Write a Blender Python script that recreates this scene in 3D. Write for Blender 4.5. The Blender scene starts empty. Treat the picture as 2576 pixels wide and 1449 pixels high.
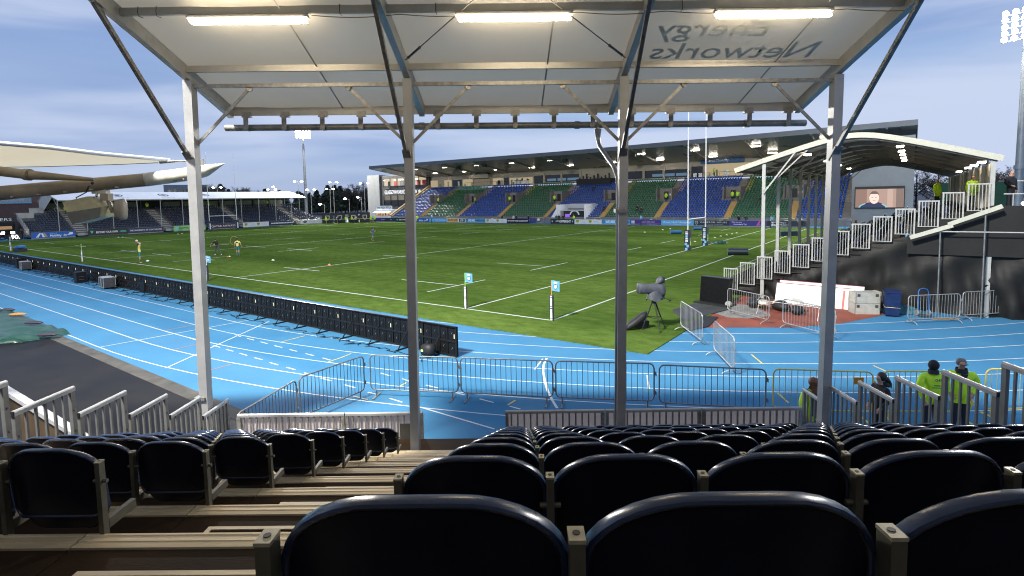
import bpy, bmesh, math, random
from math import sin, cos, pi, radians, atan2, hypot, sqrt
from mathutils import Vector, Matrix, Euler
random.seed(7)
S = bpy.context.scene
COL = S.collection
# ------------------------------------------------------------------ camera
CAM_H = 5.4214
PH = 0.6152                       # pitch long axis against the stand's rows
cd = bpy.data.cameras.new('camera'); cam = bpy.data.objects.new('camera', cd); COL.objects.link(cam)
cd.sensor_width = 36.0; cd.lens = 1375.73/2576*36; cd.shift_y = -0.04534
cd.clip_start = 0.05; cd.clip_end = 6000
_p, _r, _y = 0.0788, -0.0197, 0.0176
B = Matrix(((1,0,0),(0,0,-1),(0,1,0)))
Rp = Matrix(((1,0,0),(0,cos(_p),sin(_p)),(0,-sin(_p),cos(_p))))
Ry = Matrix(((cos(_y),-sin(_y),0),(sin(_y),cos(_y),0),(0,0,1)))
Rr = Matrix(((cos(_r),-sin(_r),0),(sin(_r),cos(_r),0),(0,0,1)))
cam.matrix_world = Matrix.Translation((0,0,CAM_H)) @ (Ry@Rp@B@Rr).to_4x4()
S.camera = cam
# ------------------------------------------------------------------ world: dusk sky with soft cloud bands
SUN_EL, SUN_ROT = radians(7), radians(200)
w = bpy.data.worlds.new('World'); S.world = w; w.use_nodes = True
nt = w.node_tree; nt.nodes.clear()
def N(t, **k):
    n = nt.nodes.new(t)
    for a, b in k.items(): setattr(n, a, b)
    return n
out = N('ShaderNodeOutputWorld'); bg = N('ShaderNodeBackground'); nt.links.new(bg.outputs[0], out.inputs[0])
sky = N('ShaderNodeTexSky', sky_type='NISHITA'); sky.sun_disc = False
sky.sun_elevation = SUN_EL; sky.sun_rotation = SUN_ROT; sky.air_density = 1.0; sky.dust_density = 0.4; sky.ozone_density = 2.5
tc = N('ShaderNodeTexCoord')
def cloud(scale, rot, loc, sc, detail, lo, hi, dist=.4):
    mp = N('ShaderNodeMapping'); nt.links.new(tc.outputs['Generated'], mp.inputs[0]); mp.inputs['Scale'].default_value = scale; mp.inputs['Rotation'].default_value = rot; mp.inputs['Location'].default_value = loc
    no = N('ShaderNodeTexNoise'); no.inputs['Scale'].default_value = sc; no.inputs['Detail'].default_value = detail; no.inputs['Roughness'].default_value = .48; no.inputs['Distortion'].default_value = dist
    nt.links.new(mp.outputs[0], no.inputs['Vector']); mr = N('ShaderNodeMapRange', interpolation_type='SMOOTHSTEP'); mr.inputs[1].default_value = lo; mr.inputs[2].default_value = hi; nt.links.new(no.outputs['Fac'], mr.inputs[0]); return mr.outputs[0]
def mixc(fac, a, b_, k=1.):
    m_ = N('ShaderNodeMix', data_type='RGBA'); 
    if k != 1.: q_ = N('ShaderNodeMath', operation='MULTIPLY'); q_.inputs[1].default_value = k; nt.links.new(fac, q_.inputs[0]); fac = q_.outputs[0]
    if hasattr(fac, 'links'): nt.links.new(fac, m_.inputs[0])
    else: m_.inputs[0].default_value = fac
    for s_, v_ in ((6, a), (7, b_)):
        if hasattr(v_, 'links'): nt.links.new(v_, m_.inputs[s_])
        else: m_.inputs[s_].default_value = (*v_, 1)
    return m_.outputs[2]
sz = N('ShaderNodeSeparateXYZ'); nt.links.new(tc.outputs['Generated'], sz.inputs[0])
hz = N('ShaderNodeMapRange', interpolation_type='SMOOTHSTEP'); hz.inputs[1].default_value = -.02; hz.inputs[2].default_value = .42; nt.links.new(sz.outputs['Z'], hz.inputs[0])
base = mixc(hz.outputs[0], (4.3, 5.2, 7.6), (2.1, 3.5, 6.6))          # overcast veil, paler at the horizon
base = mixc(.22, base, sky.outputs[0])
base = mixc(cloud((1,1,9), (.03,.05,.4), (.2,.1,.9), 1.0, 5, .42, .60), base, (2.1, 3.1, 5.6), .65)     # darker grey-blue banks
base = mixc(cloud((1,1,8), (-.02,.07,1.3), (.7,.4,.2), .85, 6, .42, .58), base, (5.2, 5.9, 7.6), .9)      # pale streaks
nt.links.new(base, bg.inputs[0]); bg.inputs[1].default_value = 0.118
# weak, very soft daylight left in the overcast
sd = bpy.data.lights.new('sun', 'SUN'); sd.energy = 0.3; sd.angle = radians(25); sd.color = (1, .95, .88)
sun = bpy.data.objects.new('sun', sd); COL.objects.link(sun)
sun.rotation_euler = (radians(90)-SUN_EL-radians(30), 0, radians(180)-SUN_ROT)
# ------------------------------------------------------------------ view
S.view_settings.view_transform = 'Standard'; S.view_settings.look = 'None'; S.view_settings.exposure = 0; S.view_settings.gamma = 1
S.view_settings.use_curve_mapping = False
S.cycles.filter_width = 1.1; S.cycles.use_denoising = True; S.cycles.max_bounces = 6; S.cycles.diffuse_bounces = 3; S.cycles.glossy_bounces = 3; S.cycles.transmission_bounces = 4
S.cycles.sample_clamp_indirect = 4; S.cycles.caustics_reflective = False; S.cycles.caustics_refractive = False
# ------------------------------------------------------------------ frames
A0 = Vector((-2.8177, 26.6147, 0)); UV_ = Vector((-cos(PH), sin(PH), 0)); VV = Vector((sin(PH), cos(PH), 0))
LN, WD, ING = 97.2, 71.7, 5.0
def Pt(u, v, z=0.0): return A0 + UV_*u + VV*v + Vector((0,0,z))
def UVof(p):
    d = Vector((p[0],p[1],0)) - A0; return d.dot(UV_), d.dot(VV)
RZ = -PH                           # local x = -u, local y = v
# ------------------------------------------------------------------ materials
MATS = {}
def mat(name, col, rough=.6, metal=0., noise=0., nscale=8., bump=0., bscale=60., spec=.5, emit=None, es=0., trans=0., alpha=1., stretch=None, col2=None, coat=0., detail=5.):
    if name in MATS: return MATS[name]
    m = bpy.data.materials.new(name); m.use_nodes = True; t = m.node_tree; b = t.nodes['Principled BSDF']
    b.inputs['Base Color'].default_value = (*col, 1); b.inputs['Roughness'].default_value = rough; b.inputs['Metallic'].default_value = metal
    b.inputs['Specular IOR Level'].default_value = spec; b.inputs['Coat Weight'].default_value = coat
    if emit: b.inputs['Emission Color'].default_value = (*emit, 1); b.inputs['Emission Strength'].default_value = es
    if alpha < 1: b.inputs['Alpha'].default_value = alpha
    if noise or bump:
        c = t.nodes.new('ShaderNodeTexCoord'); mpn = t.nodes.new('ShaderNodeMapping'); t.links.new(c.outputs['Object'], mpn.inputs[0])
        if stretch: mpn.inputs['Scale'].default_value = stretch
    if noise:
        n = t.nodes.new('ShaderNodeTexNoise'); n.inputs['Scale'].default_value = nscale; n.inputs['Detail'].default_value = detail; n.inputs['Roughness'].default_value = .6
        t.links.new(mpn.outputs[0], n.inputs['Vector'])
        r = t.nodes.new('ShaderNodeValToRGB'); r.color_ramp.elements[0].position = .3; r.color_ramp.elements[1].position = .7
        c2 = col2 or tuple(min(1, x*(1+noise)) for x in col); c1 = col if col2 else tuple(x*(1-noise) for x in col)
        r.color_ramp.elements[0].color = (*c1, 1); r.color_ramp.elements[1].color = (*c2, 1)
        t.links.new(n.outputs['Fac'], r.inputs[0]); t.links.new(r.outputs[0], b.inputs['Base Color'])
        rr = t.nodes.new('ShaderNodeMapRange'); rr.inputs[3].default_value = max(0, rough-.12); rr.inputs[4].default_value = min(1, rough+.12)
        t.links.new(n.outputs['Fac'], rr.inputs[0]); t.links.new(rr.outputs[0], b.inputs['Roughness'])
    if bump:
        n2 = t.nodes.new('ShaderNodeTexNoise'); n2.inputs['Scale'].default_value = bscale; n2.inputs['Detail'].default_value = 4
        t.links.new(mpn.outputs[0], n2.inputs['Vector']); bp = t.nodes.new('ShaderNodeBump'); bp.inputs['Strength'].default_value = bump; bp.inputs['Distance'].default_value = .02
        t.links.new(n2.outputs['Fac'], bp.inputs['Height']); t.links.new(bp.outputs[0], b.inputs['Normal'])
    if trans:
        tr = t.nodes.new('ShaderNodeBsdfTranslucent'); ms = t.nodes.new('ShaderNodeMixShader'); ms.inputs[0].default_value = trans
        tr.inputs[0].default_value = (*col, 1); o = t.nodes['Material Output']
        t.links.new(b.outputs[0], ms.inputs[1]); t.links.new(tr.outputs[0], ms.inputs[2]); t.links.new(ms.outputs[0], o.inputs[0])
    MATS[name] = m; return m
def flat(name, col, rough=.6): return mat(name, col, rough, noise=.06, nscale=3)
def emis(name, col, s):
    return mat(name, (0,0,0), .5, emit=col, es=s)
# ------------------------------------------------------------------ mesh helpers
class MB:
    def __init__(s): s.v = []; s.f = []; s.mi = []; s.cur = 0; s.sm = []; s.smooth = False
    def add(s, vs, fs):
        o = len(s.v); s.v += [tuple(x) for x in vs]
        for f in fs: s.f.append([i+o for i in f]); s.mi.append(s.cur); s.sm.append(s.smooth)
        return s
    def box(s, c, d, r=None):
        x, y, z = d[0]/2, d[1]/2, d[2]/2
        vs = [Vector(q) for q in ((-x,-y,-z),(x,-y,-z),(x,y,-z),(-x,y,-z),(-x,-y,z),(x,-y,z),(x,y,z),(-x,y,z))]
        if r is not None:
            m = r if isinstance(r, Matrix) else Euler(r).to_matrix(); vs = [m@q for q in vs]
        c = Vector(c)
        return s.add([q+c for q in vs], [(0,3,2,1),(4,5,6,7),(0,1,5,4),(1,2,6,5),(2,3,7,6),(3,0,4,7)])
    def b2(s, a, b): return s.box([(a[i]+b[i])/2 for i in range(3)], [abs(b[i]-a[i]) for i in range(3)])
    def frame(s, p, q, up=(0,0,1)):
        p = Vector(p); q = Vector(q); d = (q-p); L = d.length; d = d/L if L else Vector((0,0,1)); u = Vector(up)
        if abs(d.dot(u)) > .98: u = Vector((0,1,0)) if abs(d.y) < .9 else Vector((1,0,0))
        x = d.cross(u).normalized(); z = x.cross(d); return p, q, d, x, z, L
    def beam(s, p, q, wd, h, up=(0,0,1)):
        p, q, d, x, z, L = s.frame(p, q, up)
        vs = []
        for e in (p, q):
            for a, b in ((-1,-1),(1,-1),(1,1),(-1,1)): vs.append(e + x*(a*wd/2) + z*(b*h/2))
        return s.add(vs, [(0,1,2,3),(7,6,5,4),(0,4,5,1),(1,5,6,2),(2,6,7,3),(3,7,4,0)])
    def tube(s, p, q, r, n=8, r2=None, cap=True):
        p, q, d, x, z, L = s.frame(p, q); r2 = r if r2 is None else r2
        vs = [];
        for e, rr in ((p, r), (q, r2)):
            for i in range(n): a = 2*pi*i/n; vs.append(e + x*(cos(a)*rr) + z*(sin(a)*rr))
        fs = [(i, i+n, (i+1) % n+n, (i+1) % n) for i in range(n)]
        sm = s.smooth; s.smooth = n > 6; s.add(vs, fs); s.smooth = sm
        if cap: s.add(vs[:n], [tuple(range(n))]); s.add(vs[n:], [tuple(range(n-1, -1, -1))])
        return s
    def path(s, pts, r, n=6, closed=False):
        m = len(pts); P = [Vector(q) for q in pts]; vs = []
        ref = None
        for i in range(m):
            a = P[i-1] if (i > 0 or closed) else P[i]; b = P[(i+1) % m] if (i < m-1 or closed) else P[i]
            d = (b-a).normalized()
            if ref is None:
                ref = Vector((0,0,1)) if abs(d.z) < .9 else Vector((1,0,0))
            x = d.cross(ref).normalized(); z = x.cross(d).normalized(); ref = z
            for k in range(n): t = 2*pi*k/n; vs.append(P[i] + x*(cos(t)*r) + z*(sin(t)*r))
        fs = []
        for i in range(m if closed else m-1):
            j = (i+1) % m
            for k in range(n): fs.append((i*n+k, i*n+(k+1) % n, j*n+(k+1) % n, j*n+k))
        sm = s.smooth; s.smooth = True; s.add(vs, fs); s.smooth = sm
        if not closed: s.add(vs[:n], [tuple(range(n-1,-1,-1))]); s.add(vs[-n:], [tuple(range(n))])
        return s
    def poly(s, pts): return s.add(pts, [tuple(range(len(pts)))])
    def prism(s, pts, d):
        d = Vector(d); n = len(pts); a = [Vector(q) for q in pts]; b = [q+d for q in a]
        return s.add(a+b, [tuple(range(n-1,-1,-1)), tuple(range(n, 2*n))] + [(i, (i+1) % n, (i+1) % n+n, i+n) for i in range(n)])
    def ball(s, c, r, n=8, m=6, sc=(1,1,1)):
        vs = []; c = Vector(c)
        for j in range(m+1):
            t = pi*j/m
            for i in range(n): a = 2*pi*i/n; vs.append(c + Vector((r*sc[0]*sin(t)*cos(a), r*sc[1]*sin(t)*sin(a), r*sc[2]*cos(t))))
        fs = [(j*n+i, (j+1)*n+i, (j+1)*n+(i+1) % n, j*n+(i+1) % n) for j in range(m) for i in range(n)]
        sm = s.smooth; s.smooth = True; s.add(vs, fs); s.smooth = sm; return s
    def grid(s, P, nu, nv, closed=False):
        vs = [P(i, j) for j in range(nv+1) for i in range(nu+1)]
        fs = [(j*(nu+1)+i, j*(nu+1)+i+1, (j+1)*(nu+1)+i+1, (j+1)*(nu+1)+i) for j in range(nv) for i in range(nu)]
        return s.add(vs, fs)
    def mesh(s, name, mats):
        me = bpy.data.meshes.new(name); me.from_pydata(s.v, [], s.f)
        if not isinstance(mats, (list, tuple)): mats = [mats]
        for m in mats: me.materials.append(m)
        if len(mats) > 1: me.polygons.foreach_set('material_index', s.mi)
        if any(s.sm): me.polygons.foreach_set('use_smooth', s.sm)
        me.update(); return me
    def build(s, name, mats, parent=None, loc=None, rot=None, **k):
        return put(name, s.mesh(name, mats), parent, loc, rot, **k)
def put(name, me, parent=None, loc=None, rot=None, label=None, cat=None, group=None, kind=None, scale=None):
    o = bpy.data.objects.new(name, me); COL.objects.link(o)
    if parent is not None: o.parent = parent
    if loc is not None: o.location = loc
    if rot is not None: o.rotation_euler = rot if not isinstance(rot, (int, float)) else (0,0,rot)
    if scale is not None: o.scale = scale if not isinstance(scale, (int, float)) else (scale,)*3
    return tag(o, label, cat, group, kind)
def tag(o, label=None, cat=None, group=None, kind=None):
    if label: o['label'] = label
    if cat: o['category'] = cat
    if group: o['group'] = group
    if kind: o['kind'] = kind
    return o
def thing(name, label, cat, loc=(0,0,0), rot=0, group=None):
    return put(name, None, None, loc, rot, label, cat, group)
def kids(o): return [x for x in bpy.data.objects if x.parent == o]
def dup(root, loc, rot=0, label=None, group=None, parent=None):
    ch = {}
    for x in CHILD_CACHE(root): ch.setdefault(x.parent, []).append(x)
    def rec(o, par):
        c = o.copy(); COL.objects.link(c); c.parent = par
        for k in ch.get(o, []): rec(k, c)
        return c
    r = rec(root, parent); r.location = loc; r.rotation_euler = rot if not isinstance(rot, (int, float)) else (0,0,rot)
    if label: r['label'] = label
    if group: r['group'] = group
    return r
_cc = {}
def CHILD_CACHE(root):
    if root.name not in _cc: _cc[root.name] = list(root.children_recursive)
    return _cc[root.name]
ORD = ['first','second','third','fourth','fifth','sixth','seventh','eighth','ninth','tenth','eleventh','twelfth','thirteenth','fourteenth','fifteenth','sixteenth','seventeenth','eighteenth','nineteenth','twentieth']
TENS = {2:'twenty',3:'thirty',4:'forty',5:'fifty'}
def ORDN(i):
    n = i+1
    if n <= 20: return ORD[n-1]
    t, o = divmod(n, 10)
    return (TENS[t][:-1]+'ieth') if o == 0 else TENS[t]+'-'+ORD[o-1]
def text_mesh(txt, size=1., bold=0., shear=0., mirror=False, align='CENTER', spacing=1., xs=1.):
    c = bpy.data.curves.new('txt', 'FONT'); c.body = txt; c.size = size; c.align_x = align; c.align_y = 'CENTER'; c.offset = bold; c.shear = shear; c.resolution_u = 2; c.space_character = spacing; c.fill_mode = 'FRONT'
    o = bpy.data.objects.new('txt', c); me = bpy.data.meshes.new_from_object(o)
    bpy.data.objects.remove(o); bpy.data.curves.remove(c)
    if mirror or xs != 1.:
        me.transform(Matrix.Diagonal(((-1 if mirror else 1)*xs,1,1,1)))
        if mirror: me.flip_normals()
    me.materials.clear(); return me
def lettering(txt, m, parent, loc, rot, size, name='lettering', width=None, **k):
    me = text_mesh(txt, size, **k)
    if width:
        xs = [v.co.x for v in me.vertices]; w0 = max(xs)-min(xs)
        me.transform(Matrix.Diagonal((width/w0, 1, 1, 1)))
    me.materials.append(m); me.name = name
    return put(name, me, parent, loc, rot)
UPR = (pi/2, 0, 0)                 # text standing upright, read from -y
# ================================================================== GROUND
def sheet(name, pts, z, m, label=None, kind='structure', cat=None, parent=None, thick=0):
    b = MB()
    P = [(p[0], p[1], z) for p in pts]
    a = sum(P[i][0]*P[(i+1) % len(P)][1]-P[(i+1) % len(P)][0]*P[i][1] for i in range(len(P)))
    if a < 0: P = P[::-1]
    if thick: b.prism([(x, y, z-thick) for x, y, _ in P], (0,0,thick))
    else: b.poly(P)
    return b.build(name, m, parent, label=label, kind=None if parent else kind, cat=cat)
def uvs(L): return [Pt(*q) for q in L]
M_asph = mat('asphalt', (.030,.030,.034), .55, noise=.45, nscale=.6, bump=.25, bscale=90, stretch=(1,1,1))
M_wet = mat('wet_asphalt', (.006,.0065,.008), .5, noise=.5, nscale=.45, bump=.12, bscale=120, col2=(.018,.017,.017), detail=8, spec=.1)
M_track = mat('track_blue', (.044,.165,.30), .78, noise=.14, nscale=.35, bump=.2, bscale=160, col2=(.058,.205,.355), detail=9, spec=.10)
M_red = mat('track_red', (.22,.055,.03), .75, noise=.25, nscale=1.2, bump=.2, bscale=120)
M_line = mat('line_paint', (.58,.60,.60), .6, noise=.05, nscale=20)
M_lineT = mat('turf_line_paint', (.52,.55,.48), .8, noise=.12, nscale=9)
M_yel = mat('yellow_paint', (.62,.48,.09), .6, noise=.15, nscale=9)
M_ora = mat('orange_paint', (.36,.16,.10), .7, noise=.2, nscale=9)
g = MB(); g.poly([(-2500,-600,0),(2500,-600,0),(2500,3500,0),(-2500,3500,0)]); g.build('ground', M_asph, kind='structure')
track = sheet('running_track', uvs([(118,-13.05),(-62,-13.05),(-62,79.2),(118,79.2)]), .004, M_track)
asph = sheet('side_pavement', uvs([(118,-13.05),(-9.5,-13.05),(-14,-40),(118,-40)]), .0045, M_wet)
# concrete edging strip between track and pavement
M_conc = mat('concrete', (.21,.20,.18), .8, noise=.3, nscale=2.5, bump=.3, bscale=50)
b = MB(); P = uvs([(30,-13.05),(-9.5,-13.05),(-9.5,-13.5),(30,-13.5)]); b.poly([(p.x,p.y,.0085) for p in P][::-1]); b.build('edging_strip', mat('worn_edging', (.062,.058,.050), .8, noise=.5, nscale=1.6), asph)
# turf
def turf_mat():
    m = bpy.data.materials.new('turf'); m.use_nodes = True; t = m.node_tree; p = t.nodes['Principled BSDF']
    c = t.nodes.new('ShaderNodeTexCoord')
    def noise(scale, st, det=5, rough=.6):
        mp_ = t.nodes.new('ShaderNodeMapping'); mp_.inputs['Scale'].default_value = st; t.links.new(c.outputs['Object'], mp_.inputs[0])
        n = t.nodes.new('ShaderNodeTexNoise'); n.inputs['Scale'].default_value = scale; n.inputs['Detail'].default_value = det; n.inputs['Roughness'].default_value = rough
        t.links.new(mp_.outputs[0], n.inputs['Vector']); return n
    n1 = noise(.16, (.22,1,1), 4); n2 = noise(2.2, (.5,1,1), 8, .7); n3 = noise(34, (1,1,1), 3)
    r = t.nodes.new('ShaderNodeValToRGB'); r.color_ramp.elements[0].position = .36; r.color_ramp.elements[1].position = .66
    r.color_ramp.elements[0].color = (.054,.096,.021,1); r.color_ramp.elements[1].color = (.104,.162,.038,1); t.links.new(n1.outputs['Fac'], r.inputs[0])
    r2 = t.nodes.new('ShaderNodeValToRGB'); r2.color_ramp.elements[0].position = .3; r2.color_ramp.elements[1].position = .72
    r2.color_ramp.elements[0].color = (.62,.66,.55,1); r2.color_ramp.elements[1].color = (1.3,1.25,1.2,1); t.links.new(n2.outputs['Fac'], r2.inputs[0])
    r3 = t.nodes.new('ShaderNodeValToRGB'); r3.color_ramp.elements[0].position = .3; r3.color_ramp.elements[1].position = .7
    r3.color_ramp.elements[0].color = (.66,.7,.6,1); r3.color_ramp.elements[1].color = (1.28,1.25,1.25,1); t.links.new(n3.outputs['Fac'], r3.inputs[0])
    a = t.nodes.new('ShaderNodeMix'); a.data_type = 'RGBA'; a.blend_type = 'MULTIPLY'; a.inputs[0].default_value = 1
    b_ = t.nodes.new('ShaderNodeMix'); b_.data_type = 'RGBA'; b_.blend_type = 'MULTIPLY'; b_.inputs[0].default_value = 1
    t.links.new(r.outputs[0], a.inputs[6]); t.links.new(r2.outputs[0], a.inputs[7]); t.links.new(a.outputs[2], b_.inputs[6]); t.links.new(r3.outputs[0], b_.inputs[7])
    t.links.new(b_.outputs[2], p.inputs['Base Color']); p.inputs['Roughness'].default_value = .85; p.inputs['Specular IOR Level'].default_value = .0
    p.inputs['Sheen Weight'].default_value = .0; p.inputs['Sheen Roughness'].default_value = .5; p.inputs['Sheen Tint'].default_value = (.75,.95,.35,1)
    bp = t.nodes.new('ShaderNodeBump'); bp.inputs['Strength'].default_value = .5; bp.inputs['Distance'].default_value = .03; t.links.new(n3.outputs['Fac'], bp.inputs['Height']); t.links.new(bp.outputs[0], p.inputs['Normal'])
    return m
tb = MB(); tb.prism([(10.5,-2.62,.004),(10.5,74.2,.004),(-103.5,74.2,.004),(-103.5,-2.62,.004)][::-1], (0,0,.03))
turf = tb.build('turf', turf_mat(), None, A0, RZ, kind='structure')
ZT = .0385
# painted pitch markings (local x = -u, y = v)
def mark(u0, v0, u1, v1, wd=.11, m=M_lineT, z=ZT, par=None, name='line_marking'):
    p = Vector((-u0, v0, z)); q = Vector((-u1, v1, z)); d = (q-p).normalized(); n = Vector((-d.y, d.x, 0))*wd/2
    b = MB(); b.poly([p-n, q-n, q+n, p+n]); return b.build(name, m, par or turf)
L_, W_ = LN, WD
for v in (0, W_): mark(-ING, v, L_+ING, v)
for u in (0, L_, -ING, L_+ING, 22.2, L_-22.2, L_/2): mark(u, .06, u, W_-.06)
for ul in (39.15, L_-39.15):
    mark(ul, 2.6, ul, 8); mark(ul, 13.3, ul, 18.5); mark(ul, 23.5, ul, 28.6); mark(ul, 34.3, ul, 38.4); mark(ul, 43.4, ul, 48.5); mark(ul, 53.2, ul, 58.4); mark(ul, 63.7, ul, 69.1)
for v in (5.3, 15.95, W_-15.95, W_-5.3):
    for u0, u1 in ((10.4,5.3),(24.7,19.75),(41.5,36.7),(51,46.3),(60.2,55.3),(76.8,72.5),(90.6,86.4)): mark(u0, v, u1, v, z=ZT+.0006)
for ul in (5.25, L_-5.25):
    for a, c in ((2.6,8),(13.4,18.8),(29.6,34.1),(39.5,44.1),(53,58.3),(63.7,69.1)): mark(ul, a, ul, c)
# lane lines: straight + bend
UC, VC = 7.9, 34.9
def lane(R, z=.008, wd=.045, col=M_line, a1=100, u_left=62, name='lane_line'):
    pts = [(u_left-(u_left-UC)*i/8, VC-R) for i in range(8)] + [(UC-R*sin(radians(a)), VC-R*cos(radians(a))) for a in [a1*i/48 for i in range(49)]]
    b = MB(); vs = []
    for i, (u, v) in enumerate(pts):
        a = Vector(pts[max(0,i-1)]); c = Vector(pts[min(len(pts)-1,i+1)]); d = (c-a).normalized(); n = Vector((-d.y, d.x))*wd/2
        for s in (1, -1): vs.append(Pt(u+n.x*s, v+n.y*s, z))
    b.add(vs, [(2*i, 2*i+1, 2*i+3, 2*i+2) for i in range(len(pts)-1)]); return b.build(name, col, track)
for k in range(9): lane(VC+12.85-1.293*k)
def dash(x0, y0, x1, y1, m=M_line, wd=.05, z=.0086, name='track_mark'):
    p = Vector((x0,y0,z)); q = Vector((x1,y1,z)); d = (q-p).normalized(); n = Vector((-d.y, d.x, 0))*wd/2
    b = MB(); b.poly([p-n, q-n, q+n, p+n]); return b.build(name, m, track)
# small painted marks on the track
dash(-11.94,17.65,-11.67,24.57)
dash(-16.35,20.50,-12.64,25.05)
dash(-13.57,21.68,-13.13,21.36)
dash(-11.99,22.15,-11.54,21.79)
dash(-11.13,21.49,-10.69,21.18)
dash(-10.32,20.92,-9.88,20.60)
dash(-9.49,20.31,-9.07,20.03)
dash(-8.67,19.74,-8.26,19.45)
dash(-7.84,19.16,-7.43,18.87)
dash(-7.01,18.58,-6.63,18.29)
dash(-11.93,20.48,-11.51,20.18)
dash(-11.10,19.87,-10.69,19.60)
dash(-10.31,19.32,-9.89,19.03)
dash(-9.48,18.73,-9.07,18.46)
dash(-8.66,18.13,-8.24,17.83)
dash(-7.83,17.55,-7.43,17.28)
dash(-7.01,16.95,-6.63,16.67)
dash(-6.28,16.41,-5.85,16.12)
dash(-4.53,16.82,-4.14,16.51)
dash(-3.71,16.24,-3.44,15.98)
dash(-2.88,15.63,-2.46,15.34)
dash(-5.35,15.77,-4.93,15.49)
dash(-4.45,15.10,-4.11,14.90)
dash(-3.71,14.60,-3.29,14.29)
dash(-2.05,15.05,-1.66,14.78)
dash(-1.22,14.47,-0.82,14.18)
dash(-0.39,13.91,-0.11,13.70)
dash(-6.15,17.97,-5.72,17.65)
dash(-2.80,13.97,-0.72,12.50)
dash(0.34,16.96,0.64,18.09)
dash(3.73,16.25,3.50,15.05)
dash(-3.65,15.56,-3.51,15.87,M_yel)
dash(-3.31,16.44,-3.25,16.60,M_yel)
dash(-0.45,13.98,-0.24,14.33,M_yel)
dash(-6.36,18.59,-6.16,19.07,M_yel)
dash(7.69,18.24,7.61,17.17,M_yel)
dash(10.89,16.87,10.91,16.16,M_yel)
dash(6.88,14.59,6.83,13.89,M_yel)
dash(-10.49,17.01,-9.92,17.95,M_ora)
dash(-13.15,19.96,-12.68,20.78,M_ora)
dash(-15.51,23.10,-14.82,24.18,M_ora)
dash(-9.47,20.83,-8.91,21.78,M_yel)
dash(-6.66,18.06,-6.36,18.59,M_yel)
b_=[(0.78,18.16),(0.64,17.43),(0.6,16.75),(0.61,15.87),(0.66,14.98),(0.75,14.27),(0.84,13.73)]
for i_ in range(6): dash(*b_[i_],*b_[i_+1],wd=.07)
# ================================================================== OUR GRANDSTAND
ROWP, ROWR, Y1, CAP1, SEATW = .826, .3425, .77, 4.92, .461
def TZ(k): return CAP1 - .69 - ROWR*(k-1)          # tread height of row k
def YR(k): return Y1 + ROWP*(k-1)
M_ply = mat('brown_plywood', (.030,.017,.008), .8, noise=.45, nscale=2.2, bump=.1, bscale=60, stretch=(.5,2,2), detail=8, spec=.12)
M_alu = mat('worn_aluminium', (.66,.53,.34), .5, metal=.1, noise=.25, nscale=5, bump=.06, bscale=40, stretch=(.3,3,3), detail=7)
M_balu = mat('darkened_aluminium', (.15,.15,.145), .5, metal=.25, noise=.15, nscale=5)  # darker than the rails: the balusters' half-light is put into the colour
M_alul = mat('painted_aluminium', (.34,.345,.35), .42, metal=.25, noise=.10, nscale=4, detail=6)
M_galv = mat('galvanised_steel', (.30,.29,.27), .5, metal=.6, noise=.35, nscale=12, detail=6)
M_dsteel = mat('dark_steel', (.10,.10,.10), .5, metal=.5, noise=.3, nscale=7)
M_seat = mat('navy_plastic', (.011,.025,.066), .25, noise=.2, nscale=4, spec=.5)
M_seatd = mat('navy_plastic_matt_shaded', (.004,.006,.013), .38, noise=.3, nscale=14, spec=.35)  # matt navy darkened further: shade of the unlit seat backs is in the colour
M_post = mat('seat_post_steel', (.11,.10,.072), .5, metal=.35, noise=.25, nscale=14)
M_cap = mat('post_cap', (.34,.30,.20), .45, metal=.2, noise=.2, nscale=30)
M_blk = mat('black_rubber', (.012,.012,.013), .6, noise=.2, nscale=10)
M_white = mat('white_panel', (.62,.60,.58), .5, noise=.07, nscale=2.5)
stand = thing('grandstand_terrace', 'stepped metal terrace of the near stand with brown treads and aluminium edge strips', 'grandstand')
XL, XR = -5.42, 5.16
segs = [XL, -3.72, -2.06, -.42, 1.42, 3.3, XR]
def nosing_mesh(Lx):
    b = MB(); prof = [(0,0),(0,-.045),(-.012,-.045),(-.012,-.012),(-.105,-.012),(-.105,.004),(-.085,.006),(-.083,.002),(-.062,.002),(-.06,.006),(-.04,.006),(-.038,.002),(-.02,.002),(-.016,.007),(-.004,.007)]
    b.prism([(0, y, z) for y, z in prof], (Lx, 0, 0)); return b.mesh('nosing', M_alu)
for i in range(len(segs)-1):
    Lx = segs[i+1]-segs[i]-.006
    nm = nosing_mesh(Lx)
    tm = MB().b2((0,0,-.03),(Lx,ROWP-.112,0)).mesh('tread', M_ply); rm = MB().b2((0,0,-.33),(Lx,.016,-.034)).mesh('riser', M_ply)
    for k in range(0, 11):
        y0 = YR(k); z = TZ(k)
        put('nosing', nm, stand, (segs[i]+.003, y0+ROWP-.004, z))
        put('tread', tm, stand, (segs[i]+.003, y0-.002, z-.004)); put('riser', rm, stand, (segs[i]+.003, y0+ROWP-.03, z))
b = MB().b2((XL,YR(11),TZ(11)-.03),(XR,10.24,TZ(11))); b.build('front_walkway', M_ply, stand)
b = MB().b2((XL,-1.4,TZ(0)-.05),(XR,YR(0)-.004,TZ(0)-.006)); b.build('rear_walkway', M_ply, stand)
b = MB().b2((XL+.02,.2,.02),(XL+.06,10.2,TZ(11)-.04)); b.build('side_skirt', M_blk, stand)
# half steps in the aisle
hs = MB().b2((0,0,-.12),(1.22,.30,0)).mesh('half_step', M_ply); hl = MB(); hl.b2((-.012,0,-.02),(.014,.312,.006)); hl.b2((.014,.286,-.02),(1.22,.312,.006)); hlm = hl.mesh('step_edge', M_alu)
for k in range(0, 10):
    s = put('half_step', hs, stand, (-1.67, YR(k+1)+.006, TZ(k+1)+ROWR/2)); put('step_edge', hlm, s)
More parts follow.
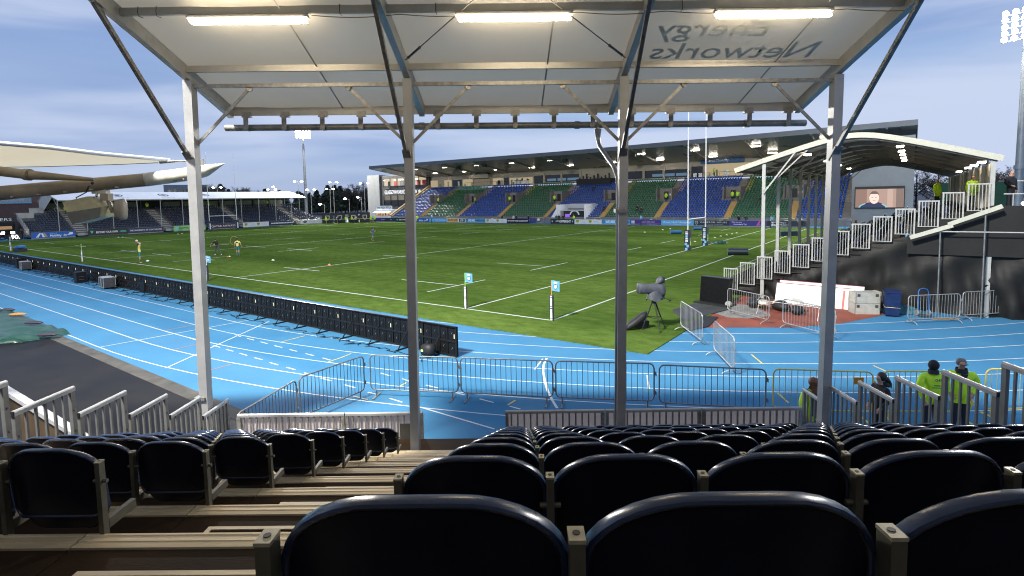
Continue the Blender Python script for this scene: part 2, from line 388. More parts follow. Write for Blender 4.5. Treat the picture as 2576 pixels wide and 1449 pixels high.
# supports under the terrace
for x in (-5.3,-3.7,-2.06,-.42,1.4,3.3,5.05):
    b = MB(); b.beam((x, .3, TZ(1)-.28), (x, 10.1, TZ(11)-.22), .06, .12)
    for k in range(1, 11, 3): b.tube((x, YR(k)+.3, 0), (x, YR(k)+.3, TZ(k)-.35), .03)
    b.build('raker_beam', M_galv, stand)
# ---------------------------------------------------------------- tip-up seats
def seat_meshes():
    # outline of the shell seen from behind: (x, z), wide arched top
    def outline(wd, h, rt, rb, n=9):
        p = []
        for cx, cz, r, a0 in ((wd/2-rt, h-rt*.72, rt, 0), (-wd/2+rt, h-rt*.72, rt, 90), (-wd/2+rb, rb, rb, 180), (wd/2-rb, rb, rb, 270)):
            for i in range(n): a = radians(a0+90*i/(n-1)); sz = .72 if a0 < 180 else 1; p.append((cx+r*cos(a), cz+r*sz*sin(a)))
        return p
    wd, h = .446, .345
    b = MB(); b.smooth = True
    base = outline(wd, h, .17, .05)
    n = len(base); top = [z/h for x, z in base]
    def ring(ins, y, arch=.020):
        out = []
        for (x, z) in base:
            sx = (wd/2-ins)/(wd/2); sz = (h/2-ins)/(h/2); X = x*sx; Z = h/2+(z-h/2)*sz
            Z += arch*(1-(X/(wd/2))**2)*max(0, (Z/h-.5)*2)
            yy = y + .055*(X/(wd/2))**2 - .10*(Z-.1)       # wraps forward at the sides, leans back at the top
            out.append((X, yy, Z))
        return out
    rings = [ring(.007,.008), ring(.002,.006), ring(0,.002), ring(0,-.014), ring(.0015,-.0195), ring(.005,-.0215), ring(.009,-.0195), ring(.0115,-.015), ring(.014,-.012), ring(.06,-.007), ring(.14,-.004)]
    vs = [q for r in rings for q in r]; b.v = vs
    for j in range(len(rings)-1):
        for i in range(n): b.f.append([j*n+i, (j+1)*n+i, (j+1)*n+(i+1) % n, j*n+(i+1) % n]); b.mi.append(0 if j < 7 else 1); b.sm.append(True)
    b.f.append(list(range((len(rings)-1)*n, len(rings)*n))[::-1]); b.mi.append(1); b.sm.append(True)
    b.f.append(list(range(n))); b.mi.append(0); b.sm.append(False)
    shell = b.mesh('backrest', [M_seat, M_seatd]); shell.set_sharp_from_angle(angle=radians(32))
    # tipped-up seat pan hanging in front, its lower edge shows under the back
    p = MB(); p.smooth = True
    o2 = outline(.40, .27, .05, .09, 6); m = len(o2); R = []
    for ins, y in ((.012,.036),(0,.046),(0,.062),(.02,.072)):
        for x, z in o2:
            X = x*(1-ins/.2); Z = -.085+.135+(z-.135)*(1-ins/.2)+ .018*(x/.2)**2*(z < .1)
            R.append((X, y+.03*((Z-.1)/.3)**2+.012*(X/.2)**2-.06*(Z-.1), Z))
    p.v = R
    for j in range(3):
        for i in range(m): p.f.append([j*m+i, (j+1)*m+i, (j+1)*m+(i+1) % m, j*m+(i+1) % m]); p.mi.append(0); p.sm.append(True)
    p.f.append(list(range(m))); p.f.append(list(range(3*m, 4*m))[::-1]); p.mi += [0,0]; p.sm += [False, False]
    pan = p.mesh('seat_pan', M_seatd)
    q = MB(); q.b2((-.0115,-.014,0),(.0115,.020,.69)); post = q.mesh('post', M_post)
    q = MB(); q.prism([(-.0125,-.015,0),(.0125,-.015,0),(.0125,.021,0),(-.0125,.021,0)], (0,0,.006)); q.cur = 1; q.tube((0,.004,.0055),(0,.004,.0072),.006,8); cap = q.mesh('post_cap', [M_cap, M_blk])
    q = MB(); q.b2((-.0125,.022,.36),(.0125,.20,.405)); arm = q.mesh('arm_bracket', M_post)
    q = MB(); q.tube((-.032,.004,.60),(.032,.004,.60),.009,8); pin = q.mesh('hinge_pin', M_post)
    return shell, pan, post, cap, arm, pin
SM = seat_meshes()
def seat(x, k, label, first_left):
    t = thing('stadium_seat', label, 'seat', (x, YR(k), TZ(k)), 0, 'dark navy tip-up seats of the near stand')
    put('backrest', SM[0], t, (0, 0, .408)); put('seat_pan', SM[1], t, (0, 0, .408))
    for sx in ((-SEATW/2, SEATW/2) if first_left else (SEATW/2,)):
        put('post', SM[2], t, (sx, 0, 0)); put('post_cap', SM[3], t, (sx, 0, .6905)); put('arm_bracket', SM[4], t, (sx, 0, 0)); put('hinge_pin', SM[5], t, (sx, 0, 0))
    return t
for k in range(1, 11):
    # right block: first post at the aisle
    x0 = -.388
    nR = 12
    for i in range(nR):
        xx = x0 + SEATW*(i+.5)
        seat(xx, k, 'navy tip-up seat, right block, %s row from the camera, %s from the aisle' % (ORD[k-1], ORD[i]), i == 0)
    xr = -1.985
    for i in range(7):
        xx = xr - SEATW*(i+.5)
        seat(xx, k, 'navy tip-up seat, left block, %s row from the camera, %s from the aisle' % (ORD[k-1], ORD[i]), i == 6)
# ---------------------------------------------------------------- guard rails at the sides of the stand
def rail_meshes(Lr, h, nb, m, mc, mb=None):
    mb = mb or m
    q = MB(); q.beam((0,0,0),(Lr,0,0),.05,.042); q.tube((0,0,.012),(Lr,0,.012),.026,10); top = q.mesh('top_rail', m)
    q = MB(); q.b2((-.005,-.023,-.021),(.002,.023,.036)); cp = q.mesh('end_cap', mc)
    q = MB(); q.b2((-.03,-.02,-h),(.03,.02,-.02)); q.ball((0,-.022,-.25),.012,6,4); q.ball((0,-.022,-.5),.012,6,4); po = q.mesh('post', mb)
    q = MB(); q.b2((-.013,-.011,-h),(.013,.011,-.02)); ba = q.mesh('baluster', mb)
    q = MB(); q.b2((0,-.012,-h),(Lr,.012,-h+.03)); bo = q.mesh('bottom_rail', mb)
    return top, cp, po, ba, bo, Lr, h, nb
def guard(loc, rot, label, RM, group, post_only_far=False):
    top, cp, po, ba, bo, Lr, h, nb = RM
    t = thing('guard_rail', label, 'railing', loc, rot, group)
    put('top_rail', top, t); put('end_cap', cp, t)
    put('post', po, t, (.035,0,0)); put('post', po, t, (Lr-.035,0,0)); put('bottom_rail', bo, t)
    for i in range(nb): put('baluster', ba, t, (.035+(Lr-.07)*(i+1)/(nb+1), 0, 0))
    return t
RMo = rail_meshes(.79, 1.0, 5, M_alul, M_blk, M_balu)
for j in range(-5, 5):
    guard((XL+.03, 5.505+.824*j, 3.255-.3475*j), pi/2, 'grey guard rail panel, left side of the near stand, %s from the front' % ORD[4-j], RMo, 'side guard rails of the near stand')
for j in range(-8, 2):
    guard((5.2, 8.41+.826*j, 2.115-.35*j), pi/2, 'grey guard rail panel, right side of the near stand, %s from the front' % ORD[1-j], RMo, 'side guard rails of the near stand')
# ---------------------------------------------------------------- front wall with balusters
fwY = 10.3
M_fw = mat('front_wall_board', (.78,.72,.70), .5, noise=.10, nscale=2, trans=.55)
M_fwd = mat('front_wall_board_dirty', (.12,.125,.105), .6, noise=.3, nscale=3)
for (xa, xb, lab, cuts) in ((-5.62,-1.97,'left part of the low front wall, white boards behind grey balusters',(-3.5,)), (-.385,5.34,'right part of the low front wall, white boards behind grey balusters',(1.55,3.4))):
    t = thing('front_wall', lab, 'wall', (0, fwY, 0), 0, 'front wall of the near stand')
    xs = [xa]+list(cuts)+[xb]
    for i in range(len(xs)-1):
        a, c = xs[i]+.01, xs[i+1]-.01
        q = MB(); q.beam((a,0,1.285),(c,0,1.285),.06,.035); q.tube((a,0,1.30),(c,0,1.30),.03,10); q.build('top_rail', M_alul, t)
        q = MB(); q.b2((a,.045,.25),(c,.06,1.255)); q.build('wall_board', M_fwd if (i == 0 and xa < -5) and False else M_fw, t)
        for xx in (a+.03, c-.03): MB().b2((xx-.03,-.025,.2),(xx+.03,.025,1.268)).build('post', M_galv, t)
    bm_ = MB().b2((-.015,-.012,.25),(.015,.012,1.268)).mesh('baluster', M_galv)
    n = int((xb-xa)/.122)
    for i in range(1, n): put('baluster', bm_, t, (xa+i*(xb-xa)/n, 0, 0))
MB().b2((-2.42,-.02,.8),(-2.12,.0,1.12)).build('notice_board', mat('dull_ply',(.06,.055,.045),.7,noise=.3,nscale=4), None, (0,fwY-.06,0), label='dull brown board leaning on the inside of the front wall beside the aisle', cat='board')
# ---------------------------------------------------------------- canopy
CX = (-5.577, -1.93, 1.63, 5.10); CY = 9.2; EY = 10.5
def zm(y): return 7.17 + .33*(5.337 - sqrt((y-5.3)**2 + 1.44))
M_pvc = mat('roof_membrane', (.50,.48,.425), .5, noise=.07, nscale=1.0, bump=.5, bscale=2.0, trans=.10, stretch=(1,.35,1))
M_raft = mat('rafter_aluminium', (.44,.43,.40), .45, metal=.3, noise=.12, nscale=5)
can = thing('stand_canopy', 'white membrane roof of the near stand on four grey front columns', 'canopy', (0,0,0), (0,.0131,0))
def canopy(par, xs, y_back, tilt_ok=True, lod=0, col_m=M_alul, raft_m=M_raft, mem_m=M_pvc, z_base=0., z_off=0.):
    ys = [y_back+(EY-y_back)*i/28 for i in range(29)]
    Z = lambda y: zm(y)+z_off
    # membrane: one sheet per bay
    for i in range(len(xs)-1):
        q = MB(); q.smooth = True; a, c = xs[i], xs[i+1]; nx = 14 if lod == 0 else 4
        rnd = random.Random(i+3)
        def P(ii, jj, a=a, c=c):
            f = ii/nx; y = ys[jj]; sag = -.05*sin(pi*f)*(1 if lod == 0 else 1)*(.4+.6*sin(pi*jj/28)) ; wr = 0
            if lod == 0: wr = .006*sin(f*23+jj*1.3+i*2)*sin(jj*.9+f*5)
            return (a+(c-a)*f, y, Z(y)+sag+wr)
        q.grid(P, nx, 28); q.build('roof_membrane', mem_m, par)
    for x in xs:
        q = MB()
        for j in range(28):
            if lod and j % 2: continue
            k2 = j+(2 if lod else 1)
            q.beam((x, ys[j], Z(ys[j])-.10), (x, ys[min(28,k2)]+.01, Z(ys[min(28,k2)])-.10), .10, .20)
        q.build('rafter', raft_m, par)
        q = MB(); q.box((x, CY, (Z(CY)-.19+z_base)/2), (.145,.165,Z(CY)-.19-z_base)); q.build('column', col_m, par)
        q = MB(); q.box((x, y_back+.15, (Z(y_back)-.19+z_base)/2), (.14,.16,Z(y_back)-.19-z_base)); q.build('rear_column', col_m, par)
        # knee strut from the column back up to the rafter
        q = MB(); q.beam((x-.02, CY+.02, 6.02+z_off), (x-.02, CY-.18, 6.22+z_off), .13, .03); q.beam((x-.03, CY-.12, 6.18+z_off), (x-.03, 7.16, Z(7.16)-.12), .055, .06); q.build('knee_strut', M_galv, par)
    for y, s in ((9.05,.075),(7.62,.075),(6.1,.07),(4.5,.07),(3.0,.07),(1.5,.07)):
        if lod == 0:
            for i in range(len(xs)-1):
                q = MB(); q.beam((xs[i]+.045, y, Z(y)-.075), (xs[i+1]-.045, y, Z(y)-.075), .06, .10); q.build('purlin', raft_m, par)
        else:
            q = MB(); q.beam((xs[0], y, Z(y)-.06), (xs[-1], y, Z(y)-.06), s, s); q.build('purlin', M_dsteel, par)
    for i in range(len(xs)-1):
        q = MB(); q.beam((xs[i]+.075, CY, Z(CY)-.27), (xs[i+1]-.075, CY, Z(CY)-.27), .055, .06); q.build('eaves_tie', M_galv, par)
        q = MB(); q.b2((xs[i]+.045, EY-.03, Z(EY)-.15), (xs[i+1]-.045, EY+.02, Z(EY)+.02)); q.build('fascia', raft_m, par)
        # lateral knee braces
        for x0, x1 in ((xs[i]+.07, xs[i]+1.0), (xs[i+1]-.07, xs[i+1]-1.0)):
            q = MB(); q.beam((x0, CY+.03, 6.37+z_off), (x1, CY+.03, Z(CY)-.30), .022, .05); q.tube((x1-.02*(1 if x1 > x0 else -1), CY+.06, Z(CY)-.315), (x1, CY, Z(CY)-.315), .05, 8)
            q.build('lateral_brace', M_galv, par)
canopy(can, CX, -.6)
for i in range(3):      # welded seams of the membrane
    f0 = (.62,.66,.70)[i]; x = CX[i]+(CX[i+1]-CX[i])*f0; q = MB(); vs = []
    for j in range(25): y = 4+6.4*j/24; vs += [(x-.012-.09*(j-12)/12, y, zm(y)-.072), (x+.012-.09*(j-12)/12, y, zm(y)-.072)]
    q.add(vs, [(2*j,2*j+1,2*j+3,2*j+2) for j in range(24)]); q.build('membrane_seam', mat('seam_grey', (.30,.29,.25), .6), can)
# gutter pipe with hangers and downpipe
q = MB(); q.tube((-5.72, EY+.04, 6.80), (5.30, EY+.04, 6.80), .062, 14)
for x in (-1.95, 1.0, 4.2): q.tube((x-.05, EY+.04, 6.80), (x+.05, EY+.04, 6.80), .074, 14)
q.build('gutter_pipe', mat('gutter_steel', (.30,.28,.25), .42, metal=.5, noise=.3, nscale=5), can)
hm = MB(); hm.b2((-.085,-.03,.19),(.085,.03,.28)); hm.b2((-.085,-.06,.17),(.085,.03,.19)); hm.b2((-.045,-.075,-.06),(.045,-.06,.2)); hm.tube((0,-.05,-.07),(0,.05,-.07),.012,6); hm.b2((-.036,-.07,-.075),(.036,.07,-.062)); hmm = hm.mesh('gutter_hanger', M_galv)
for i in range(15): put('gutter_hanger', hmm, can, (-5.27+i*.7285, EY-.01, 6.80+.012))
q = MB(); q.path([(1.40,EY+.04,6.80),(1.40,EY+.04,6.55),(1.42,EY-.05,6.38),(1.55,9.6,5.95),(1.57,9.30,5.75),(1.57,9.23,5.5),(1.57,9.23,.9)], .042, 10); q.tube((1.40,EY+.04,6.72),(1.40,EY+.04,6.56),.07,12,.046); q.build('downpipe', mat('pipe_steel', (.24,.245,.25), .35, metal=.6, noise=.1, nscale=6), can)
for x, y, z in ((-5.66, 9.2, 2.0), (1.56, 9.2, 5.2)): MB().b2((x-.06,y-.11,z-.03),(x+.12,y+.11,z+.03)).build('pipe_clamp', M_galv, can)
q = MB(); q.path([(-5.67,9.16,.8),(-5.67,9.16,1.95)],.045,10); q.build('rain_pipe', M_galv, can)
# crossing wire stays with turnbuckles in the middle bay
for x0, x1 in ((-1.86, .02), (1.56, -.42)):
    z0, z1 = zm(8.7)-.16, zm(6.6)-.08
    q = MB(); q.tube((x0,8.7,z0),(x1,6.6,z1),.008,6)
    p = Vector((x0,8.7,z0)); d = (Vector((x1,6.6,z1))-p).normalized(); q.tube(p+d*.12, p+d*.42, .018, 6); q.ball(p+d*.1,.025,6,4); q.ball(p+d*.44,.025,6,4); q.build('wire_stay', M_dsteel, can)
# tube lights under the second purlin
M_tube = emis('tube_light', (1.0,.82,.56), 48.0)
M_cable = mat('yellow_cable', (.30,.20,.02), .5)
for i, (xa, xb, lab) in enumerate(((-4.61,-2.96,'lit tube light under the roof, left of the three'), (-.95,.64,'lit tube light under the roof, middle of the three'), (2.55,4.12,'lit tube light under the roof, right of the three'))):
    t = thing('tube_light_fitting', lab, 'light', (0,0,0), (0,.0131,0), 'tube lights under the near roof')
    z = zm(7.62)-.165
    q = MB(); q.b2((xa,7.58,z-.012),(xb,7.68,z+.03)); q.build('housing', M_alul, t)
    q = MB(); q.prism([(xa+.02,7.57,z-.014),(xa+.02,7.69,z-.014),(xa+.05,7.675,z-.075),(xa+.05,7.585,z-.075)][::-1], (xb-xa-.07,0,0)); q.build('diffuser', M_tube, t)
q = MB(); zc = zm(7.62)-.135
pts = []
for i in range(61):
    x = -2.9+i*(8.0/60); pts.append((x, 7.60, zc-.02-.035*abs(sin(i*.35))))
q.path(pts, .006, 5); q.build('power_cable', M_cable, can)
tie = MB(); tie.path([(0,7.565,zm(7.62)-.02),(0,7.55,zm(7.62)-.10),(0,7.57,zm(7.62)-.15),(0,7.66,zm(7.62)-.145)], .005, 4); tim = tie.mesh('cable_tie', M_blk)
for x in (-5.25,-5.0,-2.5,-1.2,2.1): put('cable_tie', tim, can, (x,0,0))
# lettering printed on the outside of the roof shows mirrored through the right-hand bay
M_let = mat('faded_green_print', (.46,.48,.43), .6, noise=.2, nscale=2, trans=.14)
slope = atan2(zm(7.6)-zm(8.9), -1.3)
for s, x, y, sz in (('Energy', 2.72, 8.10, .60), ('Networks', 3.2, 8.66, .62)):
    me = text_mesh(s, sz, bold=.004, mirror=False); me.materials.append(M_let)
    ang = atan2(zm(y-.3)-zm(y+.3), .6)
    o = put('roof_lettering', me, can, (x, y, zm(y)-.068), (pi+ang*-1, 0, 0)); o.rotation_euler = (ang, 0, pi); o.location.z = zm(y)-.105
# unseen back wall of the stand behind the camera, also keeps the seat backs dark
q = MB(); q.b2((-5.5,-1.45,0),(5.1,-1.40,6.9)); q.build('rear_wall', mat('rear_wall_cloth', (.20,.19,.17), .8, noise=.15, nscale=1), can)
# ================================================================== CROWD BARRIERS
M_bgrey = mat('barrier_dark_galv', (.20,.20,.19), .45, metal=.5, noise=.25, nscale=9)
M_bsil = mat('barrier_silver_galv', (.38,.38,.37), .42, metal=.5, noise=.2, nscale=9)
M_byel = mat('barrier_yellow', (.62,.50,.10), .45, noise=.15, nscale=6)
M_byelb = mat('barrier_yellow_pale', (.40,.38,.20), .5, noise=.15, nscale=6)
def rrect(L, z0, z1, r, n=5):
    p = []
    for cx, cz, a0 in ((L-r, z1-r, 0), (r, z1-r, 90), (r, z0+r, 180), (L-r, z0+r, 270)):
        for i in range(n): a = radians(a0+90*i/(n-1)); p.append((cx+r*cos(a), 0, cz+r*sin(a)))
    return p
BARM = {}
def barrier(a, c, label, m, mb, group, nb=17, h=1.17, foot='flat', z0=.2):
    a = Vector((*a,0)); c = Vector((*c,0)); d = c-a; L = d.length-.05; rz = atan2(d.y, d.x)
    t = thing('crowd_barrier', label, 'barrier', a, rz, group)
    key = (round(L,1), m.name, foot)
    if key not in BARM:
        L2 = round(L,1)
        f = MB(); f.path(rrect(L2, z0, h, .13), .019, 8, True)
        ba = MB(); ba.tube((0,0,z0),(0,0,h),.0075,5)
        ft = MB()
        if foot == 'flat': ft.beam((0,-.28,.014),(0,.28,.014),.045,.022); ft.tube((0,0,.02),(0,0,z0+.02),.017,8)
        else: ft.path([(0,.30,.012),(0,.25,.07),(0,.12,.125),(0,0,.14),(0,-.12,.125),(0,-.25,.07),(0,-.30,.012)], .017, 8); ft.tube((0,0,.13),(0,0,z0+.02),.017,8)
        hk = MB(); hk.b2((-.012,-.012,-.05),(.03,.012,.05)); hk.b2((.03,-.01,-.07),(.05,.01,.02))
        BARM[key] = (L2, f.mesh('frame', m), ba.mesh('bar', mb), ft.mesh('foot', m), hk.mesh('hook', m))
    L2, f, ba, ft, hk = BARM[key]
    put('frame', f, t)
    for i in range(nb): put('bar', ba, t, (.13+(L2-.26)*i/(nb-1) if False else L2*(i+1)/(nb+1), 0, 0))
    put('foot', ft, t, (.16,0,0)); put('foot', ft, t, (L2-.16,0,0))
    put('hook', hk, t, (L2+.012,0,.92)); put('hook', hk, t, (L2+.012,0,.42))
    return t
G1, G2, G3 = 'grey barriers in front of the near stand', 'yellow barriers in front of the near stand', 'silver barriers by the far grandstand corner'
G_ = [((-5.84,10.7),(-5.49,12.79),'leftmost, running away from the low front wall'),((-5.48,12.93),(-4.4,14.81),'slanting, second from the left'),((-4.27,14.8),(-1.77,14.45),'third from the left, below the end of the black screen row'),((-1.71,14.45),(.75,14.0),'fourth from the left'),((.83,14.0),(3.33,13.64),'fifth from the left, behind the third roof column'),((3.41,13.54),(5.92,13.04),'sixth and last before the yellow ones')]
for a, c, l in G_: barrier(a, c, 'grey steel crowd barrier, '+l, M_bgrey, M_dsteel, G1)
for a, c, l in [((6.06,13.09),(8.24,12.75),'first, with an orange plate'),((8.5,12.8),(10.59,12.68),'second, behind the two stewards'),((10.94,12.84),(13.2,12.9),'third, at the right edge')]:
    t = barrier(a, c, 'yellow crowd barrier, '+l, M_byel, M_byelb, G2, nb=15)
    if 'plate' in l: MB().b2((1.78,-.012,.86),(2.0,.012,1.03)).build('name_plate', mat('orange_plate',(.45,.22,.02),.5), t)
for a, c, l in [((6.47,18.35),(6.26,16.04),'silver crowd barrier standing alone on the blue track'),((6.37,21.88),(6.41,19.38),'silver crowd barrier at the corner of the turf'),((9.31,24.71),(10.19,22.42),'silver crowd barrier beside the round concrete patch'),((10.53,22.03),(11.35,19.75),'silver crowd barrier standing in front of the long white board'),((15.65,22.19),(18.02,22.46),'silver crowd barrier just right of the dark blue bin'),((18.3,22.78),(20.59,23.18),'silver crowd barrier before the black tarpaulin, second from the bin'),((20.33,23.3),(22.4,24.2),'silver crowd barrier at the right edge before the black tarpaulin')]:
    barrier(a, c, l, M_bsil, M_bsil, G3, nb=16, foot='arch')
# ================================================================== LED PERIMETER SCREENS (backs)
M_led = mat('led_back_black', (.006,.006,.0065), .45, noise=.3, nscale=6, spec=.15)
M_led2 = mat('led_cover_black', (.008,.008,.0085), .42, noise=.3, nscale=9, spec=.25)
M_ledr = mat('led_rail', (.014,.014,.0145), .4, metal=.3, noise=.3, nscale=9)
M_hand = mat('chrome_handle', (.55,.55,.52), .3, metal=.8)
M_tick = emis('status_light', (.95,.95,.62), 2.0)
LW, LH = 1.605, 1.07
q = MB(); q.b2((0,0,.03),(LW-.008,.05,LH)); q.b2((0,-.055,.98+.05),(LW-.008,-.0,LH+.006)); cab = q.mesh('cabinet', M_led)
q = MB(); q.prism([(0,0,0),(.34,0,0),(.34,0,.42),(0,0,.42)], (0,-.022,0)); q.b2((.09,-.034,.06),(.25,-.022,.34)); cov = q.mesh('rear_cover', M_led2)
q = MB(); q.beam((0,0,0),(LW-.01,0,0),.05,.055); rail = q.mesh('frame_rail', M_ledr)
q = MB(); q.beam((0,0,.05),(0,0,1.03),.05,.03,(0,1,0)); mull = q.mesh('frame_upright', M_ledr)
q = MB(); q.tube((-.022,0,-.035),(.022,0,.035),.007,5); hand = q.mesh('handle', M_hand)
q = MB(); q.b2((-.012,-.006,-.075),(.012,0,.075)); tick = q.mesh('status_light', M_tick)
q = MB(); q.beam((0,.0,.03),(0,-.62,.03),.05,.045); q.beam((0,-.5,.05),(0,-.05,.62),.03,.03); foot = q.mesh('foot', M_ledr)
NLED = 42
for i in range(NLED):
    u0 = -5.2+LW*i
    t = thing('led_screen', 'black pitchside screen seen from behind, %s' % ((ORDN(i)+' counted from the near end') if i > 0 else 'nearest of the row, at its free end'), 'screen', Pt(u0+LW, -6.4, .0), RZ, 'row of pitchside screens seen from behind')
    put('cabinet', cab, t); far = i > 22
    for a in range(4):
        for c_ in range(2):
            x = .03+a*.395+(.015 if a > 1 else 0); z = .09+c_*.48
            o = put('rear_cover', cov, t, (x, 0, z))
            if not far: put('handle', hand, t, (x+.17, -.05, z+.27-.06*((a+i+c_) % 2)))
    put('frame_rail', rail, t, (0,-.03,.06)); put('frame_rail', rail, t, (0,-.032,.545)); put('frame_upright', mull, t, (.8,-.03,0)); put('frame_upright', mull, t, (LW-.03,-.031,0))
    put('status_light', tick, t, (1.52,-.06,.74)); put('foot', foot, t, (.8,-.02,0))
rc = random.Random(5)
for j, (ua, ub) in enumerate(((-4.6,2),(1,9),(8,18),(17,30),(29,44))):
    pts = []; n = 44
    for i in range(n):
        u = ua+(ub-ua)*i/n+rc.uniform(-.25,.25); v = -7.0-abs(rc.gauss(0,.16))-.1*sin(i); pts.append(Pt(u, v, .022+abs(rc.gauss(0,.012))))
    q = MB(); q.path(pts, .011, 5); q.build('cable', M_blk, label='black cable lying along the foot of the screens, %s stretch from the near end' % ORD[j], cat='cable', group='cables behind the screens')
# ================================================================== FLAGS, GOALS
M_flag = mat('flag_sky_blue', (.16,.46,.72), .6, noise=.08, nscale=5, trans=.3)
M_navy = mat('navy_cover', (.012,.018,.045), .5, noise=.2, nscale=6)
M_cream = mat('white_print', (.66,.68,.66), .6, noise=.3, nscale=60)
M_wpost = mat('white_gloss_paint', (.74,.76,.78), .35, noise=.05, nscale=4)
M_lime = mat('lime_pole', (.38,.72,.05), .5); M_opole = mat('orange_pole', (.75,.30,.10), .5)
def shield(s, z, y):
    return [(-.5*s,y,z+.55*s),(.5*s,y,z+.55*s),(.5*s,y,z-.1*s),(.3*s,y,z-.45*s),(0,y,z-.62*s),(-.3*s,y,z-.45*s),(-.5*s,y,z-.1*s)]
def flag(u, v, rz, label, pole_m, detail=True, lean=0.):
    t = thing('corner_flag', label, 'flag', Pt(u, v, .034), (lean,0,rz), 'flags along the pitch')
    q = MB(); q.tube((0,0,0),(0,0,1.78),.016,8); q.build('pole', pole_m, t)
    q = MB(); q.prism([(-.075,-.075,0),(.075,-.075,0),(.075,.075,0),(-.075,.075,0)], (0,0,1.12)); q.build('padding', M_navy, t)
    if detail:
        for sx, sy in ((0,-.0765),(-.0765,0)):
            q = MB()
            for z0, z1 in ((.02,.09),(.11,.53),(.57,.63),(.66,1.02),(1.05,1.11)):
                if sy: q.b2((-.045,sy-.001,z0),(.045,sy+.002,z1))
                else: q.b2((sx-.001,-.045,z0),(sx+.002,.045,z1))
            q.build('printed_panel', M_cream, t)
    q = MB(); q.smooth = True
    def P(i, j): x = .012+.36*i/8; return (x, .03*sin(i*.8)*i/8, 1.33+.46*j/6-.04*i/8)
    q.grid(P, 8, 6); f = q.build('cloth', M_flag, t)
    if detail:
        q = MB(); y = -.035; q.poly([(x+.20, y_-.0, z) for x, y_, z in shield(.17, 1.50, y)][::-1]); q.build('crest_rim', M_navy, t)
        q = MB(); q.poly([(x+.20, y_-.004, z) for x, y_, z in shield(.135, 1.50, y)][::-1]); q.b2((.13,-.041,1.64),(.27,-.039,1.72)); q.build('crest', M_cream, t)
    return t
flag(0, 0, -.12, 'blue corner flag with crest on a lime pole where goal line meets touchline', M_lime)
flag(-5.0, 0, -.35, 'blue corner flag with crest on an orange pole at the dead-ball corner', M_opole)
flag(22.4, -1.95, -.25, 'blue flag on a padded pole outside the touchline at the nearer cross line', M_wpost, True, .0)
flag(48.3, -1.9, pi-.9, 'blue flag on a padded pole outside the touchline near halfway', M_lime, True)
flag(74.8, -1.9, pi-1.0, 'blue flag on a padded pole at the far left beside the blue box', M_wpost)
for u, v, l in ((22.2,W_+2,'blue flag before the dark blue hoarding on the far touchline'),(0,W_,'blue flag at the far end of the goal line'),(-5,W_,'blue flag at the far dead-ball corner'),(74.8,W_+1.9,'blue flag before the blue hoarding at far left of the main stand')):
    flag(u, v, -.2, l, M_wpost, False)
M_bkt = mat('pad_print_green', (.42,.68,.22), .5, noise=.2, nscale=6); M_pblue = mat('pad_print_blue', (.22,.48,.72), .5, noise=.2, nscale=8)
def goal(u, label, hgt, near):
    t = thing('goal_posts', label, 'goal posts', Pt(u, W_/2, .034), RZ)
    for s in (-2.8, 2.8):
        q = MB(); q.tube((0,s,0),(0,s,hgt),.062,10,.048); q.build('upright', M_wpost, t)
        q = MB(); d = .26; q.prism([(-d,s-d,0),(d,s-d,0),(d,s+d,0),(-d,s+d,0)], (0,0,1.98)); pd = q.build('post_pad', M_navy, t)
        if near:
            q = MB(); y = s-d-.004
            for z0, z1 in ((1.55,1.72),(1.76,1.84),(1.08,1.2),(.82,1.04)): q.b2((-.16,y-.002,z0),(.10,y+.002,z1))
            q.build('pad_print_white', M_cream, pd)
            q = MB()
            for cx, cz in ((-.03,1.36),(-.10,.62),(.08,.42),(-.06,.12)):
                q.prism([(cx+.15*cos(a*pi/6)*(1 if a % 3 else .7), y-.001, cz+.14*sin(a*pi/6)) for a in range(12)], (0,.003,0))
            q.build('pad_print_blue', M_pblue, pd)
            lettering('BKT', M_bkt, pd, (d+.004, s, .85), (pi/2, -pi/2, pi/2), .42, bold=.02)
        else:
            q = MB()
            for cz in (.25,.75,1.2,1.6): q.prism([(.1*cos(a*pi/5), s-d-.005, cz+.13*sin(a*pi/5)) for a in range(10)], (0,.003,0))
            q.build('pad_print_blue', M_pblue, pd)
            MB().b2((d,s-.12,.35),(d+.004,s+.12,1.5)).build('pad_print_white', M_cream, pd)
    q = MB(); q.tube((0,-2.75,3.0),(0,2.75,3.0),.055,10); q.build('crossbar', M_wpost, t); return t
goal(0, 'white rugby goal posts with dark printed pads at the near right goal line', 16.4, True)
goal(L_, 'white rugby goal posts with blue pads at the far left goal line', 15.9, False)
# ================================================================== TV CAMERA, BAGS AND TRAINING GEAR
M_rain = mat('grey_rain_cover', (.055,.060,.072), .6, noise=.25, nscale=9, bump=.5, bscale=14)
M_bag = mat('black_nylon', (.012,.012,.014), .6, noise=.3, nscale=12, bump=.3, bscale=30)
t = thing('television_camera', 'television camera under a grey rain cover on a black tripod', 'camera', (5.25,21.75,.034), .12)
for i, (dx, dy) in enumerate(((-.42,.15),(.52,.12),(.08,-.50))):
    q = MB(); q.tube((dx*.16,dy*.16,1.12),(dx*.62,dy*.62,.5),.028,8); q.tube((dx*.13,dy*.13+.05,1.12),(dx*.62,dy*.62+.03,.5),.014,6); q.tube((dx*.6,dy*.6,.55),(dx,dy,0.02),.02,8); q.ball((dx,dy,.02),.035,8,5); q.build('tripod_leg', M_blk, t)
q = MB(); q.path([(.3*cos(a),.25*sin(a),.52) for a in (0.2,2.4,4.6)],.012,6,True); q.build('leg_spreader', M_blk, t)
q = MB(); q.tube((0,0,1.08),(0,0,1.32),.09,12); q.box((0,0,1.36),(.26,.2,.1)); q.build('tripod_head', M_blk, t)
